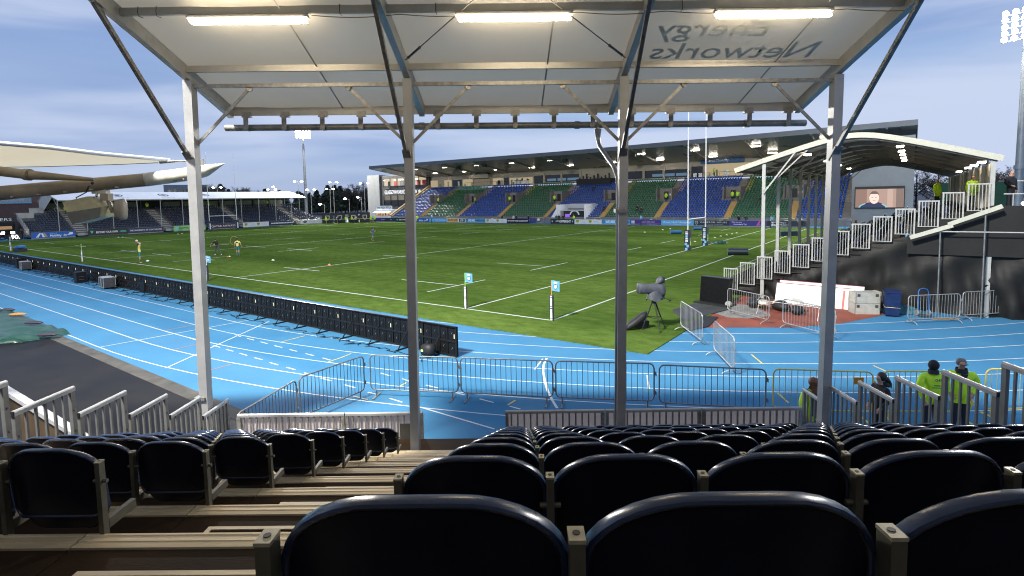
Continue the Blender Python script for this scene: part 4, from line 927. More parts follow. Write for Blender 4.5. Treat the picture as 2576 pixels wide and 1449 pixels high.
# ================================================================== HOARDINGS
C = dict(navy=(.012,.018,.06), purp=(.05,.015,.16), black=(.008,.009,.010), blue=(.012,.11,.42), sky=(.10,.36,.66), white=(.62,.65,.66), green=(.22,.52,.16), dpurp=(.035,.012,.035), dteal=(.008,.02,.035), indigo=(.035,.03,.20))
M_tw = mat('sign_white', (.75,.77,.78), .5); M_tg = mat('sign_teal', (.05,.55,.42), .5); M_tdk = mat('sign_dark', (.01,.02,.05), .5); M_to = mat('sign_orange', (.70,.36,.03), .5)
M_tgr = mat('sign_grey', (.35,.40,.42), .5); M_tgold = mat('sign_gold', (.45,.30,.08), .5); M_tyg = mat('sign_crest', (.30,.36,.04), .5); M_mag = mat('sign_magenta', (.65,.05,.40), .5); M_tsk = mat('sign_sky', (.2,.5,.75), .5)
def board(p0, rot, L, h, z0, col, items, label, depth=.12):
    t = thing('advertising_board', label, 'advertising board', (p0.x, p0.y, z0), rot, 'advertising boards round the pitch')
    m = mat('board_'+col, C[col], .45, noise=.05, nscale=2)
    q = MB(); q.b2((.02,0,0),(L-.02,depth,h)); q.build('board_panel', m, t)
    q = MB(); q.b2((.02,-.012,h),(L-.02,depth+.01,h+.03)); q.b2((.02,.02,-.12),(L-.02,depth,-.001)); q.build('board_frame', M_galv if col != 'black' else M_dsteel, t)
    for it in items:
        if it[0] == 't':
            _, s, x, z, sz, m_ = it[:6]; k = it[6] if len(it) > 6 else {}
            lettering(s, m_, t, (x*L, -.006, z*h), UPR, sz*h, **k)
        elif it[0] == 'p':
            _, pts, m_ = it; q = MB(); q.poly([(x*L, -.005, z*h) for x, z in pts]); o = q.build('emblem', m_, t)
    return t
def ring_e(cx, cz, rx, rz, n=14, a0=0): return [(cx+rx*cos(a0+2*pi*i/n), cz+rz*sin(a0+2*pi*i/n)) for i in range(n)]
def allied(x=.0):
    return [('p',[(.10,.15),(.16,.15),(.22,.85),(.18,.85)],M_tw),('p',[(.22,.85),(.26,.85),(.30,.15),(.25,.15)],M_tw),('p',[(.27,.85),(.31,.85),(.36,.15),(.31,.15)],M_tgold),
            ('t','Allied',.41,.70,.42,M_tsk,dict(align='LEFT')),('t','Mobility',.41,.34,.50,M_tw,dict(bold=.015,align='LEFT')),
            ('p',ring_e(.755,.32,.035,.20),M_tw),('p',ring_e(.755,.32,.022,.13),mat('board_blue',C['blue'])),('p',[(.74,.55),(.76,.55),(.77,.35),(.80,.32),(.80,.38),(.75,.42)],M_tw),('p',[(.80,.42),(.86,.62),(.86,.80),(.94,.80),(.94,.45),(.86,.36),(.82,.36)],M_tw),('p',[(.83,.90),(.87,.80),(.86,.78)],M_tw)]
def crests():
    r = []
    for a in (.06,.53): r += [('p',[(a,.85),(a+.11,.85),(a+.11,.45),(a+.055,.15),(a,.45)],M_tyg),('p',[(a+.02,.72),(a+.09,.72),(a+.09,.55),(a+.02,.55)],M_tgold),('t','SP Energy',a+.16,.62,.30,M_tgr,dict(align='LEFT')),('t','Networks',a+.20,.32,.30,M_tsk,dict(align='LEFT'))]
    return r
def warriors(): return [('p',[(.02,.8),(.11,.8),(.11,.4),(.065,.12),(.02,.4)],M_tdk),('p',[(.035,.7),(.095,.7),(.095,.42),(.065,.22),(.035,.42)],M_tsk),('t','WE ARE',.31,.5,.75,M_tw,dict(bold=.02,width=2.0)),('t','WARRIORS',.73,.5,.75,M_tdk,dict(bold=.02,width=3.0))]
def hosp(): return [('t','Ross Hall Hospital',.5,.57,.55,M_tw,dict(width=4.9)),('t','Part of the healthcare group',.5,.17,.14,M_tw)]
FU = [100.6,88.9,82.7,76.9,71.1,65.2,59.4,53.4,47.6,42.2,36.6,30.6,24.7,18.8,12.9,7.0,1.2,-4.4]
far_b = [('navy',[('p',[(.0+.3,.02),(.62,.02),(.62,.98),(.34,.98)],mat('board_purp',C['purp'],.45)),('t','leidos',.24,.45,.72,M_tw,dict(bold=.01)),('p',ring_e(.13,.72,.018,.12),M_tw),('t','Go for it',.60,.5,.5,M_tw),('t','=III B',.85,.5,.4,M_tw)],'dark purple hoarding with white lettering at the far left of the far touchline'),
 ('black',[('p',[(.06,.8),(.12,.55),(.18,.8),(.15,.3),(.09,.3)],M_tg),('t','BECOME YOUR',.58,.5,.5,M_tw,dict(bold=.01,width=4.2))],'black hoarding with a green mark, second on the far touchline'),
 ('blue',allied(),'royal blue hoarding with a wheelchair drawing on the far touchline'),
 ('sky',hosp(),'sky blue hospital hoarding at far left, before the green seats'),
 ('white',[('p',[(.03,.1),(.60,.1),(.60,.9),(.03,.9)],M_to),('t','SCOT JCB',.315,.5,.68,M_tdk,dict(bold=.01,width=3.0)),('p',[(.66,.12),(.96,.12),(.96,.88),(.66,.88)],M_tdk),('t','JCB',.81,.5,.68,M_tw,dict(bold=.02))],'white hoarding with an orange panel on the far touchline'),
 ('sky',warriors(),'light blue hoarding with white and dark capitals, left of two'),
 ('white',crests(),'white hoarding with two green crests, left of two'),
 ('black',[('t','BKT UNITED RUGBY CHAMPIONSHIP',.5,.5,.42,M_tw,dict(width=5.3,bold=.01))],'black hoarding with small white capitals before the green seats'),
 None,
 ('black',[('t','HITS',.30,.52,.5,M_tw,dict(bold=.01)),('t','DIFFERENT',.62,.5,.72,M_tw,dict(bold=.02,width=2.6)),('p',[(.05,.7),(.10,.7),(.10,.4),(.075,.25),(.05,.4)],M_tsk),('p',[(.90,.7),(.95,.7),(.95,.4),(.925,.25),(.90,.4)],M_tsk)],'black hoarding with large white capitals in front of the tunnel'),
 ('white',crests(),'white hoarding with two green crests, right of two'),
 ('sky',warriors(),'light blue hoarding with white and dark capitals, behind the third column'),
 ('indigo',[('p',[(.03,.2),(.15,.2),(.15,.88),(.03,.88)],M_tgr),('t','HF',.09,.54,.5,M_tw,dict(bold=.01)),('t','• Structural Steel   • Engineering   • Fabrication',.58,.72,.16,M_tw),('t','• Construction   • Site Services   • Installation',.58,.5,.16,M_tw),('p',[(.03,.28),(.98,.28),(.98,.25),(.03,.25)],M_mag),('t','T 0141 000 0000   www.hf.co.uk',.7,.13,.16,M_tw)],'dark violet hoarding with lines of small white print'),
 ('sky',hosp(),'sky blue hospital hoarding behind the near goal posts'),
 ('dteal',[('p',[(.03,.85),(.12,.85),(.12,.35),(.075,.12),(.03,.35)],M_tgr),('p',[(.045,.75),(.105,.75),(.105,.38),(.075,.22),(.045,.38)],mat('board_dteal',C['dteal'])),('t','CAMERON HOUSE',.56,.62,.40,M_tw,dict(width=4.4,spacing=1.3)),('t','ON LOCH LOMOND',.56,.22,.26,M_tgr,dict(width=3.0,spacing=1.4))],'very dark hoarding with widely spaced capitals behind the goal posts'),
 ('indigo',[('t','Why not give',.06,.70,.34,M_tw,dict(align='LEFT')),('t','free travel a Try!',.12,.30,.34,M_tw,dict(align='LEFT',bold=.006)),('p',[(.72,.08),(.78,.08),(.84,.95),(.80,.95)],M_mag),('t','NearGo Bus',.88,.22,.2,M_tw)],'violet hoarding with a magenta slash at right'),
 ('dteal',[('p',[(.10,.12),(.26,.12),(.26,.85),(.10,.85)],M_tw),('t','HM',.18,.5,.55,M_tdk,dict(bold=.01)),('t','Harper',.34,.68,.36,M_tw,dict(align='LEFT')),('t','Macleod LLP',.34,.30,.36,M_tw,dict(align='LEFT'))],'dark hoarding with a white boxed monogram at the right end of the touchline')]
for i, it in enumerate(far_b):
    if it is None: continue
    L = FU[i]-FU[i+1]; board(Pt(FU[i],75.0), RZ, L, .88, .14, it[0], it[1], it[2])
LVs = [(6.7,12.9,'blue',allied(),'blue hoarding with wheelchair drawing below the left stand'),
 (14.8,21.1,'black',[('p',[(.05,.85),(.08,.85),(.09,.65),(.10,.85),(.13,.85),(.105,.4),(.075,.4)],M_tg),('t','BECOME YOUR OWN',.46,.5,.5,M_tw,dict(bold=.012,shear=.2,width=3.5)),('t','HERO.',.87,.5,.5,M_tg,dict(bold=.012,shear=.2,width=1.1))],'black hoarding with slanted white capitals below the left stand'),
 (21.1,27.3,'navy',[('t','THE UNIVERSITY OF STRATHCLYDE',.5,.5,.40,M_tw,dict(width=5.6,bold=.006))],'navy university hoarding below the left stand'),
 (29.2,35.5,'green',[('p',ring_e(.10,.5,.04,.3),M_tsk),('t','DOWNLOAD',.40,.5,.5,M_tdk,dict(bold=.01)),('t','the app',.82,.5,.3,M_tw)],'light green hoarding below the left stand'),
 (36.3,42.3,'dpurp',[('t','QATAR AIRWAYS',.5,.5,.58,M_tw,dict(width=5.2))],'dark maroon airline hoarding behind the far goal posts'),
 (43.6,49.8,'white',crests(),'white hoarding with two crests right of the far goal posts'),
 (49.8,55.9,'navy',[('t','MACRON',.22,.5,.36,M_tw,dict(bold=.02)),('t','MACRON',.45,.5,.36,M_tw,dict(bold=.02)),('t','MACRON',.68,.5,.36,M_tw,dict(bold=.02)),('t','MACRON',.90,.5,.36,M_tw,dict(bold=.02))],'navy hoarding with four repeated white names'),
 (58.0,64.2,'white',[('p',[(.10,.5),(.17,.85),(.24,.5),(.17,.15)],M_tdk),('p',[(.16,.5),(.23,.85),(.30,.5),(.23,.15)],M_tdk),('p',[(.155,.5),(.2,.68),(.245,.5),(.2,.32)],M_tw),('t','DENHOLM ENERGY',.64,.5,.30,M_tgr,dict(width=3.2))],'white hoarding with a dark diamond emblem at the far corner'),
 (64.2,70.6,'black',[('t','GET YOUR',.48,.70,.36,M_tw,dict(bold=.01)),('t','TICKETS',.50,.32,.40,M_tsk,dict(bold=.01)),('p',[(.06,.75),(.14,.75),(.14,.4),(.10,.2),(.06,.4)],M_tsk)],'black ticket hoarding at the far corner of the pitch')]
for v0, v1, c_, its, l in LVs: board(Pt(104.3,v0), pi/2-PH, v1-v0, 1.0, .14, c_, its, l)
# ================================================================== MAIN STAND (frame: x = -u, y = v)
MAINP = dict(loc=A0, rot=RZ)
M_wallg = mat('stand_wall_grey', (.17,.17,.17), .8, noise=.2, nscale=1)
M_cream2 = mat('stand_cream_band', (.40,.36,.29), .7, noise=.08, nscale=.6)
M_clad = mat('grey_cladding', (.19,.20,.205), .6, noise=.08, nscale=.8)
M_stair = mat('sandy_stair', (.42,.27,.09), .8, noise=.15, nscale=3)
M_conc2 = mat('stand_concrete', (.20,.18,.16), .85, noise=.2, nscale=1.5)
M_sblue = mat('seat_blue', (.005,.075,.40), .34, noise=.25, nscale=.9, spec=.3); M_sgreen = mat('seat_green', (.005,.140,.055), .34, noise=.25, nscale=.9, spec=.3); M_spale = mat('seat_mint', (.10,.34,.26), .35)
ms = thing('main_stand', 'large main stand along the far touchline with blue and green seat blocks', 'grandstand', A0, RZ)
AIS = [84.66,72.33,59.34,46.74,33.2,21.6,8.76,-1.56]
ROWS, RY, RZ_, RB = 20, .725, .385, 79.9
xa, xb = -95.5, 10.0
MB().b2((xa,79.3,0),(xb,79.6,1.32)).build('front_wall', M_wallg, ms)
# sloping terrace body
q = MB()
for k in range(ROWS):
    q.b2((xa,RB+RY*k,.9+RZ_*k-.2),(xb,RB+RY*(k+1),1.12+RZ_*k))
q.build('terrace_steps', M_conc2, ms, kind='stuff')
MB().prism([(xa-.02,79.6,0),(xa-.02,95,0),(xa-.02,95,9.2),(xa-.02,79.6,1.2)], (-.25,0,0)).build('end_wall', M_wallg, ms)
q = MB(); q.beam((xa-.15,79.4,1.5),(xa-.15,94.6,9.6),.5,.35); q.build('end_coping', M_stair, ms)
sw = MB(); sw.ball((0,0,0), 1, 6, 4, (.205,.12,.20)); SV = [Vector(v) for v in sw.v]; SF = sw.f
rs_ = random.Random(21)
ends = [95.3]+AIS+[-9.3]
VOM = lambda a: (a-.9, a+2.3)
for bi in range(len(ends)-1):
    u1, u0 = ends[bi]-.62, ends[bi+1]+.62; m_ = M_sblue if bi % 2 == 0 else M_sgreen
    q = MB(); q2 = MB(); q.smooth = q2.smooth = True; nx = int((u1-u0)/.5)
    for k in range(ROWS):
        for i in range(nx):
            u = u0+.25+i*(u1-u0-.5)/(nx-1); z = 1.12+RZ_*k+.42; y = RB+RY*k+.35
            if 8 <= k <= 13 and any(VOM(a)[0]-.2 < u < VOM(a)[1]+.2 for a in AIS): continue
            if k < 7 and 36.4 < u < 43.4 : continue
            T = q2 if (bi == 1 and k >= 17) else q
            o = len(T.v); tx, tz = rs_.uniform(-.02,.02), rs_.uniform(-.02,.02)
            T.v += [(-u+s.x, y+s.y+tx+.25*s.z, z+s.z+tz) for s in SV]
            for f in SF: T.f.append([a+o for a in f]); T.mi.append(0); T.sm.append(True)
    q.build('seat_block', m_, ms, kind='stuff')
    if q2.v: q2.build('seat_block', M_spale, ms, kind='stuff')
for a in AIS:
    q = MB()
    for k in range(ROWS*2):
        if 16 <= k <= 26: continue
        ua = a if k < 20 else a-1.2
        q.b2((-ua-.52,RB+RY*k/2-.36,1.1+RZ_*k/2-.3),(-ua+.52,RB+RY*(k+1)/2-.36,1.16+RZ_*k/2))
    q.build('gangway_stairs', M_stair, ms)
    # entrance to the terrace part-way up
    u0, u1 = VOM(a); x0, x1 = -u1, -u0
    vz = 1.12+RZ_*8
    v_ = put('vomitory', MB().b2((x0,RB+RY*8,vz),(x0+.2,RB+RY*14,vz+2.6)).b2((x1-.2,RB+RY*8,vz),(x1,RB+RY*14,vz+2.6)).b2((x0+.2,RB+RY*10,vz),(x1-.2,RB+RY*10+.2,vz+2.6)).mesh('vomitory', M_conc2), ms)
    MB().b2((x0+1.1,RB+RY*10-.012,vz),(x0+2.0,RB+RY*10-.004,vz+2.0)).build('doorway', M_blk, v_)
    MB().b2((x0+2.2,RB+RY*10-.014,vz+1.2),(x0+2.9,RB+RY*10-.004,vz+1.55)).build('notice', M_tw, v_)
# gates and rail in front of the stand
q = MB(); q.tube((xa,78.2,1.12),(xb,78.2,1.12),.03,5)
for i in range(44): q.tube((xa+i*2.4,78.2,0),(xa+i*2.4,78.2,1.12),.025,5)
q.build('perimeter_rail', M_scaf, ms)
for i, a in enumerate(AIS):
    t = thing('exit_gate', 'yellow gate in the rail before the main stand, %s from the left' % ORD[i], 'gate', Pt(a+1.6,78.05,0), RZ, 'yellow gates before the main stand')
    q = MB(); q.path([(0,0,.1),(2.4,0,.1),(2.4,0,1.25),(0,0,1.25)], .035, 5, True); q.build('gate_frame', M_byel, t); MB().b2((.9,-.05,.55),(1.5,-.03,1.0)).build('gate_sign', M_tw, t)
MB().b2((-53.4,78.0,.15),(-48.0,78.06,1.1)).build('rail_banner', mat('banner_violet', (.06,.06,.20), .6), ms); MB().b2((-27.5,78.0,.15),(-22,78.06,1.1)).build('rail_banner', mat('banner_violet', (.06,.06,.20), .6), ms)
lettering('sportscotland', M_tw, ms, (-24.3,77.98,.68), UPR, .42); lettering('sportscotland', M_tw, ms, (-50.5,77.98,.68), UPR, .42)
# players' tunnel
tn = thing('players_tunnel', 'white walled players tunnel with a black arched mouth in the main stand', 'tunnel', A0, RZ)
MB().b2((-43.3,79.0,0),(-43.0,84.6,3.9)).build('side_wall', M_wpost, tn); MB().b2((-36.6,79.0,0),(-36.3,84.6,3.9)).build('side_wall', M_wpost, tn)
MB().prism([(-44.6,79.05,1.2),(-43.3,79.05,3.0),(-43.3,79.05,1.2)], (0,.2,0)).build('wing_wall', M_wpost, tn)
MB().b2((-43.0,84.2,0),(-36.6,84.5,4.0)).build('back_wall', mat('tunnel_back', (.45,.46,.48), .6), tn)
MB().b2((-42.6,80.2,2.55),(-37.0,83.5,2.75)).build('canopy_slab', mat('tunnel_canopy', (.40,.46,.52), .5), tn)
MB().b2((-42.2,80.4,0),(-37.3,80.6,2.5)).build('mouth_panel', M_blk, tn)
q = MB(); q.prism([(-39.6+1.15*cos(pi*i/12),80.33,1.75+1.0*sin(pi*i/12)) for i in range(13)], (0,.06,0)); q.build('arch', M_tw, tn); q = MB(); q.prism([(-39.6+.85*cos(pi*i/12),80.30,1.72+.72*sin(pi*i/12)) for i in range(13)]+[(-40.45,80.30,0),(-38.75,80.30,0)], (0,.05,0)); q.build('arch_opening', M_blk, tn)
MB().b2((-41.9,80.36,.3),(-40.8,80.39,1.9)).build('lit_panel', emis('violet_glow', (.35,.15,.9), .9), tn)
# upper level
MB().b2((xa,95.4,9.0),(xb,95.7,13.0)).build('rear_wall', M_cream2, ms)
MB().b2((xa,94.3,8.75),(xb,95.4,8.95)).build('rear_walkway', M_conc2, ms)
M_room = emis('lit_room', (1.0,.80,.48), .42); M_room2 = emis('lit_room_dim', (.95,.78,.55), .16); M_dark = mat('dark_glass', (.012,.014,.016), .15, noise=.2, nscale=1); M_bwin = emis('blue_window', (.25,.48,.72), .35)
def recess(u0, u1, z0, z1, m, name='lit_recess'): return MB().b2((-u0,95.36,z0),(-u1,95.395,z1)).build(name, m, ms)
for u0, u1, z0, z1, m_ in ((96,93.2,9.1,11.0,M_room),(93,91,9.1,11.0,M_room2),(90.6,87.8,9.1,11.0,M_room),(87.5,84,9.1,10.9,M_dark),(83.6,80,9.1,10.9,M_room),(79.6,74,9.1,10.8,M_room2),(73,69.5,9.1,10.8,M_room),(69.2,67.7,9.0,10.9,M_dark),(67.4,60.2,9.1,10.7,M_room),(59.7,56.9,9.0,11.0,M_dark),(35.4,20.2,9.2,10.9,M_dark),(56.3,46.2,9.2,11.0,M_dark),(20.0,17.7,9.0,11.3,M_dark),(17.3,8.5,9.2,11.6,M_room),(7.5,-8,9.2,11.0,M_dark)): recess(u0,u1,z0,z1,m_)
for u0, u1 in ((55.8,53.2),(52.8,50.4),(50,46.8),(28.6,26.2),(25.8,23.6),(23.3,21)): MB().b2((-u0,95.33,9.5),(-u1,95.35,10.1)).build('window_pane', M_bwin, ms)
for u in (56.6,51.6,46.4,35.6,30.5,25.9,20.3): MB().b2((-u-.25,95.1,9.0),(-u+.25,95.36,11.6)).build('wall_pier', M_cream2, ms)
rp = random.Random(8)
for i in range(26):   # fittings and doors seen in the lit rooms
    u = rp.choice([rp.uniform(60.5,67),rp.uniform(80,95),rp.uniform(9,17),rp.uniform(70,73)]); w_ = rp.uniform(.3,.9); MB().b2((-u,95.30,9.1),(-u+w_,95.345,9.1+rp.uniform(.5,1.5))).build('fitting', rp.choice([M_dark,M_wallg,M_tw,M_cream2]), ms)
q = MB(); q.tube((-18,94.35,9.95),(-8,94.35,9.95),.03,5)
for i in range(11): q.tube((-18+i,94.35,8.95),(-18+i,94.35,9.95),.02,4)
q.build('upper_rail', M_dsteel, ms); q = MB(); q.tube((-82,94.35,9.95),(-60,94.35,9.95),.03,5)
for i in range(23): q.tube((-82+i,94.35,8.95),(-82+i,94.35,9.95),.02,4)
q.build('upper_rail', M_dsteel, ms)
for u in (65.2,64.2,63.2,62.2,61.2,19.3,18.2): MB().b2((-u,94.28,9.05),(-u+.75,94.3,9.85)).build('rail_notice', M_tw, ms)
MB().b2((-46.0,92.6,7.9),(-37.3,95.2,9.6)).build('camera_gantry', M_blk, ms); q = MB()
for i in range(9): q.b2((-45.6+i*.95,93,9.6),(-45.6+i*.95+.3,93.3,10.0+.35*(i % 3)))
q.build('gantry_equipment', M_dark, ms)
MB().b2((-18.0,95.0,11.7),(-9.5,95.2,12.9)).build('wall_banner', mat('banner_blue', (.012,.09,.24), .5), ms); lettering('Allied Mobility', M_tw, ms, (-14.6,94.98,12.3), UPR, .75)
MB().b2((-80,93.8,11.0),(-73.5,95.3,12.0)).build('press_box', M_cream2, ms); MB().b2((-79.6,93.78,12.0),(-73.8,95.2,12.9)).build('press_box_window', M_dark, ms)
# roof
def zf(u): return 14.4+max(0,(40-u))*.011
M_roofu = mat('roof_soffit', (.26,.25,.215), .30, metal=.0, noise=.1, nscale=.3); M_fas = mat('roof_fascia', (.085,.10,.12), .45, metal=.3, noise=.12, nscale=.4)
us = [104.4-122.3*i/24 for i in range(25)]
q = MB(); 
q.add([(-u, y, zf(u)+ (0 if y < 90 else -2.75)) for u in us for y in (80.0, 99.0)], [(2*i, 2*i+2, 2*i+3, 2*i+1)[::-1] for i in range(24)]); q.build('roof_soffit', M_roofu, ms)
q = MB(); q.add([(-u, 79.96, zf(u)-.12+dz) for u in us for dz in (0, .82)], [(2*i, 2*i+2, 2*i+3, 2*i+1) for i in range(24)]); q.build('roof_fascia', M_fas, ms)
q = MB(); q.add([(-u, y, zf(u)+(.70 if y < 90 else -1.2)) for u in us for y in (79.96, 104.0)], [(2*i, 2*i+2, 2*i+3, 2*i+1) for i in range(24)]); q.build('roof_covering', M_fas, ms)
for u in (104.42, -17.92): MB().add([(-u,79.96,zf(u)-.12),(-u,99,zf(u)-2.8),(-u,104,zf(u)-1.2),(-u,79.96,zf(u)+.7)], [(0,1,2,3)]).build('roof_gable', M_fas, ms)
for i in range(12):
    u = 98-i*10.2; q = MB(); q.beam((-u,80.3,zf(u)-.16),(-u,95.3,zf(u)-2.35),.25,.30); q.build('roof_beam', M_roofu, ms)
M_sl = emis('stand_strip_light', (1.0,.90,.74), 36.0)
sl = MB(); sl.b2((-.75,-.13,-.12),(.75,.13,0)); slm = sl.mesh('strip', M_sl); sh = MB(); sh.b2((-.72,-.12,.002),(.72,.12,.06)); shm = sh.mesh('housing', M_wallg)
for ri, (y, zz) in enumerate(((85,13.8),(91,12.85))):
    for i in range(10):
        u = 91.3-10.76*i - (1.6 if ri else 0)
        t = thing('strip_light', 'strip light under the main stand roof, %s row, %s from the left' % (('front','rear')[ri], ORD[i]), 'light', Pt(u,y,zz+(.0 if u > 40 else .06)), RZ, 'strip lights under the main stand roof'); put('strip', slm, t); put('housing', shm, t)
for u, y in ((75.5,84.2),(43.0,82),(66,83),(28,83.5)): MB().b2((-u-.5,y,zf(u)-1.3),(-u+.5,y+.7,zf(u)-.75)).build('roof_speaker', M_blk, ms)
# right-hand end wall with big screen
ew = thing('screen_wall', 'tall grey end wall of the main stand carrying the big screen', 'wall', A0, RZ)
MB().b2((9.9,80.6,0),(17.7,82.2,13.6)).build('wall_block', M_clad, ew)
bs = thing('big_screen', 'lit video screen showing a man in a blue jacket', 'screen', Pt(-10.3,80.55,2.9), RZ)
MB().b2((0,-.2,-.15),(6.35,0,3.25)).build('screen_case', M_blk, bs)
MB().b2((.12,-.215,.05),(6.23,-.201,2.85)).build('screen_picture', emis('screen_tan', (.80,.52,.42), .62), bs)
def scr(pts, col, s, name='screen_picture', y=-.225): q = MB(); q.poly([(x, y, z) for x, z in pts]); q.build(name, emis('scr_%s' % str(col), col, s), bs)
scr([(.12,.05),(1.6,.05),(1.6,2.85),(.12,2.85)], (.62,.36,.28), .5, y=-.218); scr([(4.2,.05),(4.9,.05),(4.9,2.85),(4.2,2.85)], (.90,.62,.5), .7, y=-.219); scr([(5.3,.05),(6.2,.05),(6.2,2.85),(5.3,2.85)], (.5,.34,.28), .5, y=-.219)
scr([(.5,.05),(.75,.42),(1.4,.72),(2.1,.85),(3.1,.85),(3.6,.62),(4.1,.35),(4.3,.05)], (.02,.04,.18), .5)
scr([(.5,.05),(.75,.42),(1.4,.72),(1.5,.62),(.9,.3),(.75,.05)], (.35,.75,.85), .8, y=-.228); scr([(4.3,.05),(4.1,.35),(3.6,.62),(3.5,.52),(3.9,.25),(4.0,.05)], (.35,.75,.85), .8, y=-.228)
scr(ring_e(2.55,1.55,.62,.95,18), (1.0,.70,.60), 1.15, y=-.23); scr([(2.2,.95),(2.95,.95),(3.0,.75),(2.6,.62),(2.15,.75)], (.8,.42,.34), .8, y=-.229)
scr([(1.92,1.75),(2.0,2.2),(2.3,2.52),(2.8,2.52),(3.1,2.2),(3.18,1.75),(3.0,2.1),(2.1,2.1)], (.30,.20,.17), .5, y=-.232)
scr([(2.2,1.62),(2.45,1.62),(2.45,1.56),(2.2,1.56)], (.5,.25,.22), .5, y=-.234); scr([(2.65,1.62),(2.9,1.62),(2.9,1.56),(2.65,1.56)], (.5,.25,.22), .5, y=-.234); scr([(2.35,1.12),(2.75,1.12),(2.7,1.06),(2.4,1.06)], (.6,.25,.22), .5, y=-.234)
# left-hand end building
eb = thing('end_building', 'grey clad end building of the main stand with lit glazing and a large sign', 'building', A0, RZ)
MB().b2((-123.9,95.0,0),(-118.2,118,13.6)).build('cladding_block', M_clad, eb); MB().b2((-118.2,96.0,0),(-95.6,118,13.3)).build('core_block', M_clad, eb)
MB().b2((-117.8,95.3,3.6),(-96.6,96.0,13.1)).build('glazing_frame', mat('glazing_frame', (.035,.037,.038), .5, noise=.1, nscale=1), eb)
MB().b2((-116.4,95.24,9.0),(-97.6,95.3,12.2)).build('upper_glazing', emis('lit_glazing', (1,.84,.55), .55), eb); MB().b2((-116.4,95.24,4.7),(-97.6,95.3,7.0)).build('lower_glazing', emis('lit_glazing_dim', (.9,.75,.55), .14), eb)
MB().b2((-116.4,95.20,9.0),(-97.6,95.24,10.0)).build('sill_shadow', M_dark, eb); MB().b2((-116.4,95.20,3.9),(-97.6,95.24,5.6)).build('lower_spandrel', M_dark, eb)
for i in range(7):
    x = -116.4+i*3.13; MB().b2((x-.11,95.12,3.9),(x+.11,95.2,7.1)).build('mullion', M_dark, eb); MB().b2((x-.11,95.12,8.9),(x+.11,95.2,12.3)).build('mullion', M_dark, eb)
for x, w_, m_ in ((-111.5,1.2,mat('red_decor',(.45,.02,.03),.5)),(-101.6,1.6,mat('red_decor',(.45,.02,.03),.5)),(-99.3,1.5,mat('red_decor',(.45,.02,.03),.5)),(-114.3,1.1,M_dark),(-109,1.8,M_wallg),(-105,.8,M_tw)): MB().b2((x,95.21,10.0),(x+w_,95.235,11.4)).build('interior_fitting', m_, eb)
rq = random.Random(6); q = MB()
for i in range(16): x = -116+rq.uniform(0,18); q.ball((x,95.2,11.75),.16,8,5,(1.8,.3,.6))
q.build('ceiling_lamps', emis('lamp_white', (1,.92,.8), 5), eb, kind='stuff')
lettering('GLASGOWWARRIORS', M_tw, eb, (-110.6,95.10,8.0), UPR, 1.7, width=10.6, bold=.03)
for i in range(5): q = MB(); q.prism([(-103.6+i*1.55+.5*cos(a*pi/7),95.12,8.05+.5*sin(a*pi/7)) for a in range(14)], (0,.06,0)); q.build('round_symbol', M_tw, eb)
# pizza kiosk
pk = thing('food_kiosk', 'white food kiosk with a lit hatch and a sign on its roof', 'kiosk', A0, RZ)
MB().b2((-110.6,86.3,.2),(-101.6,88.6,2.9)).build('kiosk_body', M_wpost, pk); MB().b2((-109.8,86.24,1.2),(-103.3,86.3,2.25)).build('lit_hatch', emis('kiosk_hatch', (1,.62,.30), .8), pk)
MB().prism([(-110,86.2,2.3),(-103,86.2,2.3),(-103,85.2,2.05),(-110,85.2,2.05)], (0,0,.06)).build('awning', M_tw, pk); MB().b2((-109.8,86.4,2.95),(-102.9,86.5,4.0)).build('sign_board', M_tw, pk)
lettering('THE PIZZA PITCH', M_tdk, pk, (-106.35,86.38,3.47), UPR, .75, bold=.02, width=6.2)
for i in range(9): x = -109.4+i*.72; MB().b2((x,86.19,1.2),(x+.3+.2*(i % 2),86.23,1.55+.3*((i*7) % 3)/2)).build('counter_item', [M_dark,mat('red_decor',(.45,.02,.03)),M_tdk][i % 3], pk)
MB().b2((-100.6,95.9,.9),(-98.9,95.99,2.4)).build('side_window', M_dark, eb)
# ================================================================== LEFT STAND behind the far goal (frame: x = v, y = u-104.8)
ls = thing('left_stand', 'covered stand of dark blue seats with a white pitched roof behind the far goal', 'grandstand', Pt(104.8,0,0), pi/2-PH)
M_rw = mat('white_roof_sheet', (.80,.82,.84), .45, noise=.04, nscale=.5)
M_cr = mat('cream_rear_wall', (.40,.38,.28), .6, noise=.12, nscale=.7)
M_nseat = mat('navy_seat_left', (.020,.036,.080), .3, noise=.3, nscale=1.2)
STV = [(13.3,15.3),(27.9,29.7),(43.3,44.9),(57.2,59.1)]
q = MB()
for k in range(12): q.b2((6.8,.3+.82*k,.3),(65.5-.35*k,.3+.82*(k+1),.85+.34*k))
q.build('terrace_steps', M_dsteel, ls, kind='stuff')
q = MB(); q.smooth = True
for k in range(12):
    x0 = 7.0 if k < 6 else (9.0 if k < 9 else 11.2); x1 = 65.2-.38*k
    for i in range(int((x1-x0)/.5)):
        x = x0+.25+.5*i
        if any(a-.2 < x < b+.2 for a, b in STV): continue
        o = len(q.v); y = .3+.82*k+.45; z = .85+.34*k+.42
        q.v += [(x+s.x, y+s.y+.25*s.z, z+s.z) for s in SV]
        for f in SF: q.f.append([a+o for a in f]); q.mi.append(0); q.sm.append(True)
q.build('seat_rows', M_nseat, ls, kind='stuff')
for a, b in STV:
    q = MB()
    for k in range(24): q.b2((a+.1,.1+.41*k,.2),(b-.1,.1+.41*(k+1),.5+.17*k+.17))
    q.build('gangway_stairs', mat('grey_stair', (.33,.33,.31), .7, noise=.15, nscale=2), ls)
